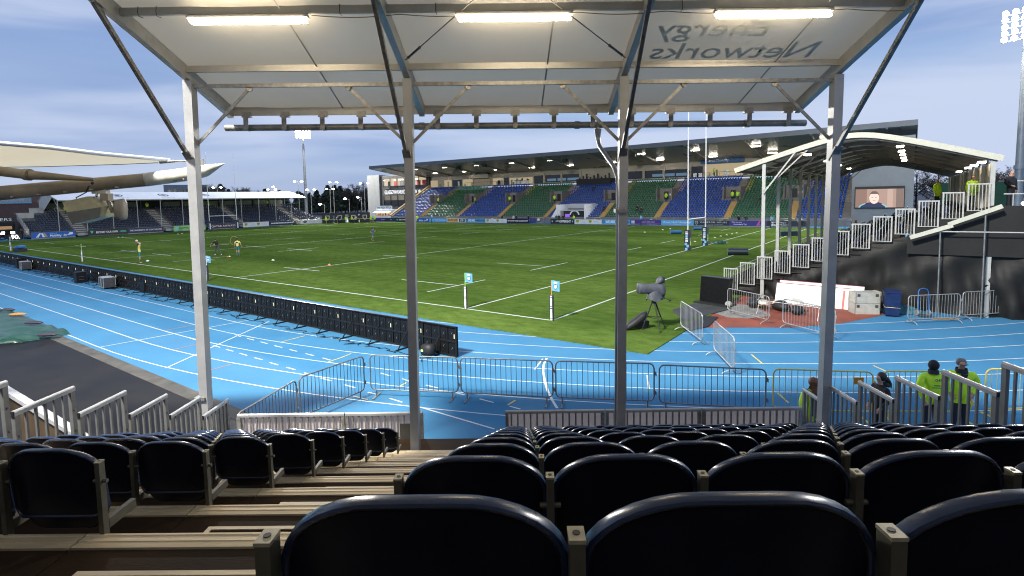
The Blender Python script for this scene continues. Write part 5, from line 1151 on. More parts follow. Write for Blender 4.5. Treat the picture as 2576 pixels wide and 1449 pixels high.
# stepped white side rails at the near end
for k in range(8): MB().b2((6.6,.3+.82*k,.85+.34*k),(6.7,.3+.82*(k+1)-.03,1.85+.34*k)).build('side_panel', M_wmet, ls)
MB().b2((6.6,6.9,3.5),(9.0,7.0,4.5)).build('side_panel', M_wmet, ls); MB().b2((8.9,9.3,4.4),(11.0,9.4,5.4)).build('side_panel', M_wmet, ls)
# pitched roof
q = MB()
for i in range(12):
    a = 10.9+4.14*i; MB().add([(a+.01,.6,6.75),(a+4.13,.6,6.75),(a+4.13,7.6,8.25),(a+.01,7.6,8.25),(a+.01,.6,6.69),(a+4.13,.6,6.69),(a+4.13,7.6,8.19),(a+.01,7.6,8.19)],[(0,1,2,3),(7,6,5,4),(0,4,5,1)]).build('roof_sheet', M_rw, ls)
    MB().add([(a+.01,7.6,8.25),(a+4.13,7.6,8.25),(a+4.13,12.2,6.5),(a+.01,12.2,6.5)],[(0,1,2,3)]).build('roof_sheet', M_rw, ls)
    if i in (2,4,6): 
        for rx, rz_, m_ in ((.85,.95,M_tdk),(.62,.7,M_rw),(.40,.45,M_tdk)):
            q = MB(); s_ = 1.5/7.0; q.poly([(a+2.1+rx*1.1*cos(j*pi/9), 4.3+rx*1.5*sin(j*pi/9), 6.75+s_*(3.7+rx*1.5*sin(j*pi/9))+.01+.012*(1-rx)) for j in range(18)]); q.build('roof_emblem', m_, ls)
        me = text_mesh('THISTLE', .7); me.materials.append(M_tgr); put('roof_lettering', me, ls, (a+2.1,1.9,6.75+s_*1.3+.02), (atan2(1.5,7),0,0))
MB().b2((10.9,.55,6.5),(60.6,.62,6.70)).build('eaves_beam', M_galv, ls)
for i in range(13): MB().tube((10.95+4.14*i,.66,.4),(10.95+4.14*i,.66,6.6),.07,8).build('roof_post', M_wmet, ls)
for i in range(13): MB().tube((10.95+4.14*i,10.4,4.6),(10.95+4.14*i,10.4,6.9),.08,6).build('rear_post', M_wmet, ls)
for i in range(12):
    if i in (4,): continue
    MB().b2((11.3+4.14*i,10.7,4.6),(14.7+4.14*i,10.8,6.2)).build('rear_panel', M_cr, ls)
MB().b2((11.0,10.85,4.3),(60,10.95,7.0)).build('rear_wall', mat('rear_dark', (.05,.055,.055), .8), ls)
MB().add([(10.9,3.2,7.25),(10.9,7.6,8.22),(10.9,11.6,6.7),(10.9,11.6,4.6),(10.9,9.4,4.6),(10.9,5.6,6.2)],[(0,1,2,3,4,5)]).build('gable_cladding', mat('gable_grey', (.42,.45,.44), .6, noise=.1, nscale=1), ls)
q = MB(); q.beam((10.88,.6,6.72),(10.88,7.6,8.22),.1,.16); q.beam((10.88,7.6,8.22),(10.88,12.2,6.5),.1,.16); q.build('gable_rib', M_wmet, ls)
q = MB(); q.beam((10.9,.66,5.6),(10.9,2.6,7.0),.07,.07); q.build('gable_strut', M_wmet, ls)
for x, z in ((58.0,5.0),(60.5,4.4)): 
    q = MB(); q.tube((x,9,z),(x,9,z+.9),.03,5); q.tube((x,9,z+.9),(x+3.4,9,z+.9),.035,5); q.build('end_rail', M_wmet, ls)
# ================================================================== BUILDINGS BEHIND
M_brick = mat('dark_brick', (.10,.062,.060), .85, noise=.15, nscale=1.5)
bb = thing('brick_building', 'long dark brick building with a blue-grey sign behind the left stand', 'building', Pt(126,0,0), pi/2-PH)
MB().b2((-30,0,0),(27.6,14,8.1)).build('brick_wall', M_brick, bb); MB().b2((-30.2,-.2,8.1),(27.8,14,8.4)).build('parapet', M_wallg, bb)
MB().b2((-6,-.14,6.5),(12.0,-.02,7.6)).build('sign_strip', mat('sign_strip', (.16,.24,.32), .5), bb); lettering('GLASGOW', M_tgr, bb, (8.6,-.16,7.05), UPR, .95)
MB().b2((-6,-.16,6.36),(12.0,-.02,6.49)).build('sign_edge', M_tsk, bb)
bv = thing('burger_van', 'dark burger van with a lit hatch and a sign at the left edge', 'van', Pt(110,0,0), pi/2-PH)
MB().b2((-.5,0,.4),(5.9,2.4,3.0)).build('van_body', M_led2, bv); MB().b2((.6,-.06,3.02),(5.85,.1,3.9)).build('sign_board', M_blk, bv)
lettering('BURGERS', M_tw, bv, (3.4,-.08,3.45), UPR, .72, width=4.2)
MB().b2((.8,-.03,1.75),(5.5,-.01,2.3)).build('hatch', emis('hatch_warm', (1,.6,.3), .35), bv)
for x in (3.9,5.25): MB().b2((x,-.06,.92),(x+.55,-.03,1.35)).build('work_light', emis('lamp_cool', (1,.97,.95), 9), bv)
for x in (.8,4.7): MB().tube((x,-.05,.4),(x,.3,.4),.4,14).build('wheel', M_blk, bv)
cl = thing('countdown_clock', 'small lit clock panel showing 90 at the corner of the pitch', 'clock', Pt(105.6,4.2,0), pi/2-PH)
MB().b2((-.2,0,0),(1.6,.3,.95)).build('clock_case', M_blk, cl); lettering('90.', emis('clock_digits', (1,1,1), 4), cl, (.75,-.02,.5), UPR, .95, bold=.02)
for i, (x0, y0, x1, y1, h, col, l, nm) in enumerate(((-172,246,-150,262,11.5,(.022,.045,.085),'dark blue warehouse with a sloping roof far behind the left stand','warehouse'),(-172,262,-156,272,15.2,(.16,.20,.24),'pale grey office block far behind the left stand','office_block'))):
    t = thing(nm, l, 'building'); m_ = mat('far_wall_%d' % i, col, .6, noise=.1, nscale=.3)
    a = Vector((x0,y0,0)); b_ = Vector((x1,y1,0)); d = (b_-a).normalized(); n_ = Vector((-d.y,d.x,0))*14
    top = (8.6,12) if i == 0 else (h,h)
    MB().prism([a, b_, b_+Vector((0,0,top[1])), a+Vector((0,0,top[0]))], n_).build('wall', m_, t)
    if i == 1:
        for k in range(3):
            for j in range(6): p = a+d*(1.5+2.6*j)-Vector((-d.y,d.x,0))*.05; MB().prism([p+Vector((0,0,5+3.2*k)),p+d*1.7+Vector((0,0,5+3.2*k)),p+d*1.7+Vector((0,0,6.6+3.2*k)),p+Vector((0,0,6.6+3.2*k))], -Vector((-d.y,d.x,0))*.05).build('window', M_dark, t)
    else: MB().prism([a+Vector((0,0,8.6)), b_+Vector((0,0,12)), b_+Vector((0,0,12.4)), a+Vector((0,0,9.0))], n_*1.02).build('roof', M_fas, t)
# ================================================================== TREES
M_bark = mat('bark', (.035,.028,.022), .9, noise=.3, nscale=3); M_leafd = mat('evergreen_leaf', (.030,.048,.030), .8, noise=.5, nscale=.8); M_leafb = mat('winter_twigs', (.085,.072,.066), .9, noise=.4, nscale=.8); M_leafg = mat('dull_green_leaf', (.045,.062,.038), .8, noise=.5, nscale=.8)
def tree_meshes(kind, seed):
    r = random.Random(seed); tr = MB(); cr_ = MB(); H = 12
    tr.tube((0,0,0),(0,0,H*.35),.28,7,.2); tr.tube((0,0,H*.35),(.1,0,H*.9),.2,6,.04)
    tips = []
    for i in range(14 if kind == 'bare' else 9):
        a = r.uniform(0,2*pi); z0 = H*r.uniform(.25,.75); L = (H*.42)*(1.05-z0/H)*r.uniform(.8,1.2)+.8; up = r.uniform(.5,1.1) if kind == 'bare' else r.uniform(.1,.4)
        e = Vector((cos(a)*L, sin(a)*L, z0+L*up)); tr.tube((0,0,z0), e, .08, 4, .02); tips.append((Vector((0,0,z0)), e))
        if kind == 'bare':
            for k in range(4):
                f = r.uniform(.4,1); p = Vector((0,0,z0)).lerp(e, f); g_ = p+Vector((r.uniform(-1,1),r.uniform(-1,1),r.uniform(.4,1.4)))*1.1; tr.tube(p, g_, .03, 3, .008); tips.append((p, g_))
    if kind == 'bare':
        for a, b_ in tips:
            for k in range(26):
                p = a.lerp(b_, r.uniform(.45,1.1))+Vector((r.gauss(0,.25),r.gauss(0,.25),r.gauss(0,.25))); d = Vector((r.gauss(0,1),r.gauss(0,1),r.gauss(.7,.8))).normalized()*r.uniform(.35,.9); w_ = d.cross(Vector((r.gauss(0,1),r.gauss(0,1),r.gauss(0,1)))).normalized()*.05
                cr_.add([p-w_, p+w_, p+d], [(0,1,2)])
    else:
        for k in range(900):
            z = H*(.12+.88*r.random()**1.25); R = (H*.30)*(1-(z/H)**1.4)*(1 if kind == 'fir' else 1.15)+.25; a = r.uniform(0,2*pi); rr_ = R*sqrt(r.random())*(1+.3*sin(a*3+z*1.7))
            p = Vector((cos(a)*rr_, sin(a)*rr_, z)); s_ = r.uniform(.32,.75); n1 = Vector((r.gauss(0,1),r.gauss(0,1),r.gauss(0,.6))).normalized()*s_; n2 = n1.cross(Vector((r.gauss(0,1),r.gauss(0,1),r.gauss(0,1)))).normalized()*s_*.7
            cr_.add([p-n1, p+n2, p+n1, p-n2], [(0,1,2,3)])
    return tr.mesh('trunk', M_bark), cr_.mesh('crown', {'bare':M_leafb,'fir':M_leafd,'round':M_leafg}[kind])
TM = [(k, tree_meshes(k, s)) for k, s in (('bare',1),('bare',2),('bare',3),('fir',4),('fir',5),('round',6),('round',7))]
rt = random.Random(12)
def tree(i, x, y, h, kind_i, where):
    k, (tm_, cm_) = TM[kind_i]; nm = {'bare':'bare_tree','fir':'fir_tree','round':'leafy_tree'}[k]; ds = {'bare':'bare winter tree','fir':'dark pointed evergreen','round':'dark bushy tree'}[k]
    t = thing(nm, '%s %s, %s' % (ds, where, i), 'tree', (x,y,0), rt.uniform(0,6), 'trees on the horizon'); s_ = h/12; t.scale = (s_*1.15,s_*1.15,s_)
    put('trunk', tm_, t); put('crown', cm_, t)
for i in range(58):
    f = i/57; x = -143+f*80+rt.uniform(-1.2,1.2); y = 226+f*30+rt.uniform(-14,12); h = 10.2+1.8*sin(f*9)+rt.uniform(-1.6,2.0)
    if f < .12: h = 7
    ki = rt.choice([0,1,2,0,1,2,5]) if f < .45 or f > .78 else rt.choice([3,4,3,4,6,5])
    tree((ORDN(i)+' from the left'), x, y, h, ki, 'on the horizon beyond the car park')
for i in range(9): f = i/8; tree((ORDN(i)+' from the left'), -190+f*34, 205+f*18, 8+rt.uniform(-.8,1.5), rt.choice([0,1,5,6]), 'behind the left stand')
for i in range(10): f = i/9; tree((ORDN(i)+' from the left'), 72+f*16, 96-f*8+rt.uniform(0,6), 8.6+rt.uniform(-1.4,1.2), rt.choice([0,1,2]), 'behind the right floodlight mast')
for i in range(22): f = i/21; tree((ORDN(i)+' from the left'), -150+f*108, 276+rt.uniform(-4,6), 11.0+rt.uniform(-1.5,2), rt.choice([5,6,3,4]), 'behind the horizon tree line')
q = MB(); q.b2((0,0,0),(40,.1,6.5)); gn = thing('green_netting', 'dark green sports netting behind the right floodlight mast', 'netting', (66,88,0), radians(-38)); q.build('net_sheet', mat('green_net', (.008,.06,.035), .8, noise=.3, nscale=1), gn)
for i in range(9): MB().tube((i*5,-.1,0),(i*5,-.1,6.6),.06,6).build('net_post', M_scaf, gn)
# ================================================================== CAR PARK: lamps, cars, banner panels
M_lh = emis('street_lamp_glow', (1.0,.95,.86), 60.0)
def lamp(x, y, h, dbl, label):
    t = thing('street_lamp', label, 'street lamp', (x,y,0), atan2(y,x)-pi/2, 'lit lamps of the car park')
    MB().tube((0,0,0),(0,0,h),.10,8,.06).build('pole', M_wmet, t)
    for s in ((-1,1) if dbl else (-1,)):
        q = MB(); q.tube((0,0,h-.1),(s*.9,0,h+.1),.05,6); q.build('bracket', M_wmet, t); q = MB(); q.ball((s*1.05,-.1,h+.08),.36,8,6,(1,.7,.5)); q.build('lamp_head', M_lh, t)
for i, (x, y, h, d) in enumerate(((-92.5,166,10.4,1),(-76.8,168.3,9.5,1),(-81.6,182.6,10.8,0),(-71.6,176,12.1,1),(-62.8,163.4,9.1,1),(-59.9,175,11.6,1),(-65.9,188.8,9.8,1),(-46.7,163.5,10.7,1),(-50.9,141.1,4.8,0),(-45,143.1,6.1,0),(-44.8,153.6,6.5,0))):
    lamp(x, y, h, d, 'lit car park lamp %s, %s' % ('with two heads' if d else 'with one head', ['leftmost, above the white roof','right of the leftmost, low','just right of the low double one','tall, beside the floodlight mast','right of the floodlight mast, low','tallest right of the mast','dim, just left of the tallest','tall, beside the grey end building','low, above the ticket hoarding','low, right of the ticket hoarding','small, beside the end building'][i]))
M_cars = [mat('car_silver', (.30,.31,.33), .3, metal=.6), mat('car_white', (.55,.56,.58), .3), mat('car_dark', (.02,.022,.03), .25), mat('car_blue', (.02,.05,.14), .25)]
cb = MB(); cb.prism([(-2.1,-.85,.35),(2.1,-.85,.35),(2.1,-.85,.8),(1.2,-.85,.95),(.6,-.85,1.42),(-1.2,-.85,1.45),(-1.9,-.85,.95),(-2.1,-.85,.9)], (0,1.7,0)); cw = MB(); cw.b2((-1.1,-.87,.98),(.5,-.855,1.36)); cwm = cw.mesh('window', M_dark)
wh = MB(); wh.tube((0,-.88,.32),(0,-.7,.32),.32,12); whm = wh.mesh('wheel', M_blk)
for i in range(9):
    t = thing('parked_car', 'parked car beyond the corner hoardings, %s from the left' % ORDN(i), 'car', (-66+i*3.4, 158+(i % 3)*5, 0), .3+(i % 2)*.1, 'cars parked beyond the corner')
    put('body', cb.mesh('body', M_cars[i % 4]), t); put('window', cwm, t)
    for x in (-1.3,1.3): put('wheel', whm, t, (x,0,0))
for i, x in enumerate((-49.5,-46.5,-43.2,-40.4)):
    t = thing('crest_banner', 'dark fence banner with a white crest beyond the far corner, %s from the left' % ORD[i], 'banner', (x,139+i*.6,0), .2, 'dark crest banners')
    MB().b2((-1.3,0,0),(1.3,.1,2.6)).build('banner_cloth', M_blk, t); q = MB(); q.poly([(x_*1.0, -.02, z) for x_, y_, z in shield(1.1, 1.35, 0)][::-1]); q.build('crest', M_tgr, t)
    q = MB(); q.poly([(x_*1.0, -.03, z) for x_, y_, z in shield(.7, 1.4, 0)][::-1]); q.build('crest_centre', M_blk, t)
q = MB(); q.tube((-56,133,1.1),(-38,137,1.1),.04,6)
for i in range(8): q.tube((-56+i*2.57,133+i*.57,0),(-56+i*2.57,133+i*.57,1.1),.04,6)
q.build('corner_rail', M_byel, None, label='yellow rail across the far corner of the ground', cat='rail')
# ================================================================== TENSILE CANOPY AT LEFT
M_dirty = mat('dirty_shaded_cream_steel', (.27,.23,.17), .5, noise=.35, nscale=1.6, detail=8); M_dirty2 = mat('weathered_lit_white_steel', (.55,.54,.45), .5, noise=.4, nscale=4, detail=9)
M_sail = mat('cream_sail', (.50,.46,.36), .5, noise=.06, nscale=1.5, bump=.05, bscale=30, trans=.25)
tcn = thing('tensile_canopy', 'cream fabric sail held by a pointed steel boom at the left', 'canopy')
P0, P1, P2 = Vector((-15.2,9.0,5.22)), Vector((-7.4,10.75,5.93)), Vector((-6.52,10.98,6.055))
q = MB(); q.tube(P0, P1, .145, 20, .13); q.build('boom', M_dirty, tcn); q = MB(); q.tube(P1+(P2-P1).normalized()*.004, P2, .134, 20); q.build('lit_boom_collar', M_dirty2, tcn)  # boom darker, end lighter: the sail's shade is put into the steel colours
q = MB(); a = P2; vs = []; n = 20
for rr_, p in ((.137, P2), (.12, P2+Vector((.2,.05,.055))), (.004, Vector((-5.97,11.05,6.235)))):
    for i in range(n): t_ = 2*pi*i/n; vs.append(p+Vector((0,cos(t_)*rr_,sin(t_)*rr_)))
q.smooth = True; q.add(vs, [(j*n+i, j*n+(i+1) % n, (j+1)*n+(i+1) % n, (j+1)*n+i) for j in range(2) for i in range(n)]); q.build('boom_tip', M_dirty2, tcn)
q = MB(); dz = Vector((0,-.11,-.10)); q.tube(P0+dz, P1+dz+Vector((.7,.2,.1)), .014, 6); q.build('conduit', mat('conduit_brass', (.30,.24,.13), .4, metal=.4), tcn)
cm2 = MB().box((0,0,0),(.05,.04,.02)).mesh('conduit_clip', M_wmet)
for i in range(10): p = P0.lerp(P1, .45+.055*i)+dz; put('conduit_clip', cm2, tcn, p+Vector((0,-.012,0)))
q = MB(); q.tube((-12.6,10.4,6.5),(-9.1,10.1,6.03),.10,14,.09); q.tube((-9.22,10.11,6.045),(-9.12,10.1,6.033),.11,14); q.tube((-9.1,10.1,6.03),(-8.0,10.2,5.93),.088,14,.03); q.build('strut_tube', M_dirty, tcn)
upper = [(-8.70,7.0,6.46),(-8.34,8.0,6.439),(-8.11,8.5,6.425),(-7.71,8.9,6.392),(-7.48,9.7,6.348),(-7.33,10.4,6.34),(-7.23,11.25,6.336)]
lower = [(-11.83,10.0,6.171),(-11.0,10.5,6.21),(-10.44,10.9,6.252),(-9.72,11.0,6.251),(-8.99,11.1,6.265),(-8.24,11.2,6.28),(-7.5,11.3,6.304)]
q = MB(); q.smooth = True
def SP(i, j):
    f = i/24*6; a = min(5,int(f)); t_ = f-a; up = Vector(upper[a]).lerp(Vector(upper[a+1]), t_); lo = Vector(lower[a]).lerp(Vector(lower[a+1]), t_); g_ = j/8; p = lo.lerp(up, g_); p.z -= .06*sin(pi*g_)*(1-i/24); return p
q.grid(SP, 24, 8); q.build('sail', M_sail, tcn)
q = MB(); q.path([Vector(u_)+Vector((0,0,.01)) for u_ in upper], .035, 8); q.build('sail_edge', M_rw, tcn); q = MB(); q.path([Vector(u_) for u_ in lower], .012, 6); q.build('edge_cable', M_dsteel, tcn)  # edge kept white for the sail's lit upper side, light put into the colour
q = MB(); q.tube((-7.4,11.22,6.30),(-7.0,11.08,6.31),.028,8); q.tube((-7.0,11.08,6.31),(-6.55,10.99,6.30),.018,8); q.box((-6.4,10.98,6.22),(.08,.05,.22)); q.build('cable_end', M_galv, tcn)
q = MB(); q.path([(-8.24,10.45,5.86),(-8.3,10.42,5.80),(-8.36,10.44,5.7),(-8.62,10.5,5.60),(-8.58,10.5,5.53),(-8.36,10.5,5.57),(-8.2,10.5,5.62)], .011, 6); q.ball((-8.23,10.45,5.87),.035,8,5); q.build('lamp_cable', M_blk, tcn)
# hanging floodlight
M_lampc = mat('cream_lamp_housing', (.46,.42,.25), .5, noise=.15, nscale=5); M_lampd = mat('lamp_glass_dark', (.05,.06,.055), .2)
fl = thing('hanging_floodlight', 'cream floodlight fitting hanging below the boom at left', 'floodlight', (-8.2,10.6,5.72))
MB().box((0,0,0),(.28,.12,.10)).build('mount_plate', M_dirty2, fl)
q = MB(); q.beam((-.03,-.06,-.04),(-.12,-.10,-.36),.10,.02); q.tube((-.13,-.13,-.34),(-.13,-.07,-.34),.06,12); q.build('yoke_arm', M_dirty2, fl)
q = MB(); q.add([(-.60,-.22,-.20),(-.10,-.22,-.10),(.14,-.20,-.30),(.10,-.2,-.5),(-.44,-.22,-.62),(-.60,.22,-.20),(-.10,.22,-.10),(.14,.2,-.30),(.10,.2,-.5),(-.44,.22,-.62)], [(0,1,2,3,4)[::-1],(5,6,7,8,9),(0,5,6,1)[::-1],(1,6,7,2)[::-1],(2,7,8,3)[::-1],(3,8,9,4)[::-1]]); q.build('lamp_body', M_lampc, fl)
q = MB(); q.add([(-.60,-.20,-.205),(-.60,.20,-.205),(-.44,.20,-.615),(-.44,-.20,-.615)], [(0,1,2,3)]); q.build('lamp_glass', M_lampd, fl)
q = MB(); q.add([(-.53,-.235,-.40),(-.43,-.235,-.63),(.10,-.225,-.51),(.14,-.215,-.31)], [(0,1,2,3)]); q.build('side_plate', mat('lamp_side_shade', (.13,.13,.10), .5, noise=.2, nscale=6), fl)
q = MB(); q.box((.12,-.02,-.12),(.16,.14,.14)); q.tube((.14,-.02,-.18),(.22,-.02,-.42),.035,8); q.build('gear_box', M_dirty, fl)
blob([(.26,0,-.36,.05,.10,.3),(.30,0,-.36,.11,.19,.5),(.42,0,-.36,.12,.21,.5),(.46,0,-.36,.07,.13,.4)]).build('ballast_box', M_dirty, fl)
# ================================================================== PEOPLE
M_skin = mat('skin', (.42,.24,.17), .5, noise=.08, nscale=9); M_hair = mat('dark_hair', (.018,.012,.009), .5, noise=.3, nscale=30); M_hairg = mat('grey_hair', (.16,.15,.14), .6, noise=.3, nscale=30); M_hairr = mat('auburn_hair', (.13,.055,.022), .5, noise=.4, nscale=25)
M_hiv = mat('hi_vis_cloth', (.50,.82,.02), .6, noise=.10, nscale=8, bump=.5, bscale=7, emit=(.42,.78,.02), es=.06); M_hiv.node_tree.nodes['Principled BSDF'].inputs['Emission Strength'].default_value = 0.0
M_blkc = mat('black_cloth', (.010,.010,.013), .8, noise=.3, nscale=9, bump=.3, bscale=9); M_nvc = mat('navy_cloth', (.012,.016,.03), .8, noise=.2, nscale=9)
M_yks = mat('yellow_kit', (.70,.62,.20), .7, noise=.08, nscale=9); M_teal = mat('teal_kit', (.012,.17,.18), .7, noise=.12, nscale=9); M_purp = mat('purple_kit', (.085,.09,.17), .7, noise=.12, nscale=9)
M_pink = mat('pink_boot', (.85,.16,.16), .5); M_orb = mat('orange_boot', (.80,.20,.08), .5); M_wsh = mat('white_shoe', (.62,.63,.65), .5); M_grey = mat('grey_trouser', (.05,.06,.08), .8, noise=.2, nscale=8)
BASE = dict(pel=(0,0,.95), wai=(0,0,1.10), che=(0,0,1.30), nec=(0,0,1.50), jaw=(0,-.015,1.57), sku=(0,.0,1.665), top=(0,.005,1.735), nos=(0,-.112,1.625),
  shl=(-.185,0,1.43), ell=(-.235,.02,1.15), wrl=(-.235,-.06,.90), shr=(.185,0,1.43), elr=(.235,.02,1.15), wrr=(.235,-.06,.90),
  hil=(-.095,0,.91), knl=(-.10,-.01,.50), anl=(-.105,.03,.09), tol=(-.115,-.13,.035), hir=(.095,0,.91), knr=(.10,-.01,.50), anr=(.105,.03,.09), tor=(.115,-.13,.035))
RAD = dict(pel=.135, wai=.125, che=.15, nec=.055, jaw=.072, sku=.098, top=.068, nos=.018, shl=.072, ell=.047, wrl=.032, shr=.072, elr=.047, wrr=.032, hil=.088, knl=.060, anl=.042, tol=.036, hir=.088, knr=.060, anr=.042, tor=.036)
EDG = [('pel','wai'),('wai','che'),('che','nec'),('nec','jaw'),('jaw','sku'),('sku','top'),('sku','nos'),('che','shl'),('shl','ell'),('ell','wrl'),('che','shr'),('shr','elr'),('elr','wrr'),('pel','hil'),('hil','knl'),('knl','anl'),('anl','tol'),('pel','hir'),('hir','knr'),('knr','anr'),('anr','tor')]
TORSO = {'pel','wai','che'}
def person_mesh(pose=None, rad=None, mats=None, cloth=None, sub=1, fingers=True):
    """cloth: function(edge, t) -> material index; one continuous skinned surface"""
    J = dict(BASE); J.update(pose or {}); R = dict(RAD); R.update(rad or {})
    names = list(J); E = list(EDG)
    if fingers:
        for s in 'lr':
            w_ = Vector(J['wr'+s]); d = (w_-Vector(J['el'+s])).normalized(); sd = d.cross(Vector((0,1,0) if abs(d.y) < .8 else (1,0,0))).normalized(); pn = sd.cross(d)
            pm = w_+d*.075; J['pm'+s] = tuple(pm); R['pm'+s] = .036; names.append('pm'+s); E.append(('wr'+s,'pm'+s))
            for k in range(4):
                a = pm+d*.045+sd*(.024*(k-1.5)); b_ = a+d*(.04-.006*abs(k-1.2))+pn*.015
                for nn, p, r in (('f%s%da' % (s,k), a, .0125), ('f%s%db' % (s,k), b_, .009)): J[nn] = tuple(p); R[nn] = r; names.append(nn)
                E += [('pm'+s,'f%s%da' % (s,k)), ('f%s%da' % (s,k),'f%s%db' % (s,k))]
            th = w_+d*.05+sd*.045; J['t'+s] = tuple(th); R['t'+s] = .012; names.append('t'+s); E.append(('wr'+s,'t'+s))
            th2 = th+d*.035+sd*.012; J['t2'+s] = tuple(th2); R['t2'+s] = .010; names.append('t2'+s); E.append(('t'+s,'t2'+s))
    else:
        for s in 'lr':
            w_ = Vector(J['wr'+s]); d = (w_-Vector(J['el'+s])).normalized(); J['pm'+s] = tuple(w_+d*.12); R['pm'+s] = .036; names.append('pm'+s); E.append(('wr'+s,'pm'+s))
    ix = {n: i for i, n in enumerate(names)}
    me = bpy.data.meshes.new('p'); me.from_pydata([J[n] for n in names], [(ix[a], ix[b_]) for a, b_ in E], []); o = bpy.data.objects.new('p', me); COL.objects.link(o)
    m = o.modifiers.new('s', 'SKIN'); m.use_smooth_shade = True; m.branch_smoothing = .6
    for i, n in enumerate(names):
        sv = me.skin_vertices[0].data[i]; r = R[n]; sv.radius = (r*(1.28 if n in TORSO and False else 1), r); sv.use_root = (n == 'pel')
    s2 = o.modifiers.new('u', 'SUBSURF'); s2.levels = sub; s2.render_levels = sub
    dg = bpy.context.evaluated_depsgraph_get(); dg.update(); res = bpy.data.meshes.new_from_object(o.evaluated_get(dg)); bpy.data.objects.remove(o)
    for mm_ in mats: res.materials.append(mm_)
    segs = [(a, b_, Vector(J[a]), Vector(J[b_])) for a, b_ in E]
    idx = []
    for p in res.polygons:
        c_ = p.center; best = None
        for a, b_, A_, B_ in segs:
            ab = B_-A_; t = max(0, min(1, (c_-A_).dot(ab)/max(ab.length_squared,1e-9))); dd = (c_-(A_+ab*t)).length-(R[a]*(1-t)+R[b_]*t)
            if best is None or dd < best[0]: best = (dd, a, b_, t)
        idx.append(cloth(best[1], best[2], best[3], c_))
    res.polygons.foreach_set('material_index', idx); res.polygons.foreach_set('use_smooth', [True]*len(idx)); res.name = 'body'; return res
HEADP = {'jaw','sku','top','nos'}
def kit(short_sleeve=True, shorts=True):
    def f(a, b, t, c):           # 0 skin 1 shirt 2 bottoms 3 shoes 4 socks
        if a in HEADP or b in HEADP or a == 'nec': return 0
        if a in ('anl','anr'): return 3
        if a in ('knl','knr'): return (4 if t > .35 else 0) if shorts else (2 if t < .93 else 3)
        if a in ('hil','hir'): return 2 if (t < .72 or not shorts) else 0
        if b in ('hil','hir'): return 2
        if a.startswith('el'): return 0 if short_sleeve else (1 if t < .95 else 0)
        if a.startswith('sh'): return 1 if (t < .6 or not short_sleeve) else 0
        if a[0] in 'fptw' and a not in ('pel',) and a != 'wai' : return 0
        if a == 'pel' and c.z < .99: return 2
        return 1
    return f
def person(label, loc, rz, mesh, group=None, hair=None, scale=1.06, lean=0):
    t = thing('person', label, 'person', loc, (lean,0,rz), group); t.scale = (scale,)*3
    put('body', mesh, t)
    return t
def hair_cap(t, pos=(0,.022,1.69), m=None, s=(.104,.108,.100), cut=.0, name='hair'):
    q = MB(); q.ball((0,0,0), 1, 14, 10, s); pass
    return q.build(name, m or M_hair, t, pos)
fV = atan2(VV.y, VV.x)+pi/2     # rotation so that local -y faces +v
# players and coach on the pitch
mP1 = person_mesh(dict(shl=(-.17,.0,1.46), ell=(-.20,-.10,1.73), wrl=(-.09,.10,1.88), shr=(.17,0,1.46), elr=(.20,-.10,1.73), wrr=(.09,.10,1.88), che=(0,.03,1.30), nec=(0,.03,1.50), jaw=(0,.0,1.57), sku=(0,.01,1.66), top=(0,.015,1.73), nos=(0,-.10,1.62)), None, [M_skin,M_yks,M_teal,M_pink,M_teal], kit())
t = person('player in yellow shirt and teal shorts raising a ball overhead at the touchline', Pt(40.8,.45,.034), fV-.5, mP1, 'players warming up'); hair_cap(t, (0,.03,1.665)); rugby_ball(Vector(t.location)+Matrix.Rotation(fV-.5,3,'Z')@Vector((0,.17,2.12)), 'pale rugby ball held up by the player at the touchline', mat('ball_pinkish', (.68,.52,.50), .5, noise=.2, nscale=8), (0,.3,fV))
mP2 = person_mesh(dict(pel=(0,0,.92), wai=(0,-.05,1.07), che=(0,-.12,1.25), nec=(0,-.18,1.43), jaw=(0,-.22,1.50), sku=(0,-.22,1.60), top=(0,-.21,1.67), nos=(0,-.33,1.56), shl=(-.18,-.12,1.38), ell=(-.34,-.16,1.16), wrl=(-.50,-.22,1.00), shr=(.18,-.12,1.38), elr=(.26,-.16,1.12), wrr=(.05,-.34,1.08), knl=(-.20,-.02,.50), anl=(-.26,.05,.09), tol=(-.30,-.10,.035), knr=(.22,.0,.50), anr=(.40,.10,.09), tor=(.42,-.06,.035)), dict(che=.165, wai=.145), [M_skin,M_blkc,M_grey,M_wsh,M_grey], kit(False,False))
t = person('coach in black hoodie and grey trousers striding with a stick', Pt(41.5,7.9,.034), -.2, mP2, 'players warming up'); hair_cap(t, (0,-.21,1.61))
q = MB(); q.tube((-.62,-.30,.98),(.30,-.36,1.12),.014,6); q.build('training_stick', mat('stick_cream', (.5,.42,.3), .5), None, t.location, (0,0,-.2), label='thin pale stick held by the coach in black', cat='stick')
mP3 = person_mesh(dict(ell=(-.27,-.02,1.17), wrl=(-.33,-.16,.95), knr=(.09,-.05,.50), anr=(.07,.05,.10), tor=(.08,-.10,.04)), None, [M_skin,M_yks,M_teal,M_pink,M_teal], kit())
t = person('player in yellow shirt and teal shorts seen from behind', Pt(38.45,8.5,.034), pi+.25, mP3, 'players warming up'); hair_cap(t)
MB().b2((-.09,.150,1.30),(.09,.156,1.38)).build('shirt_print', M_blkc, t)
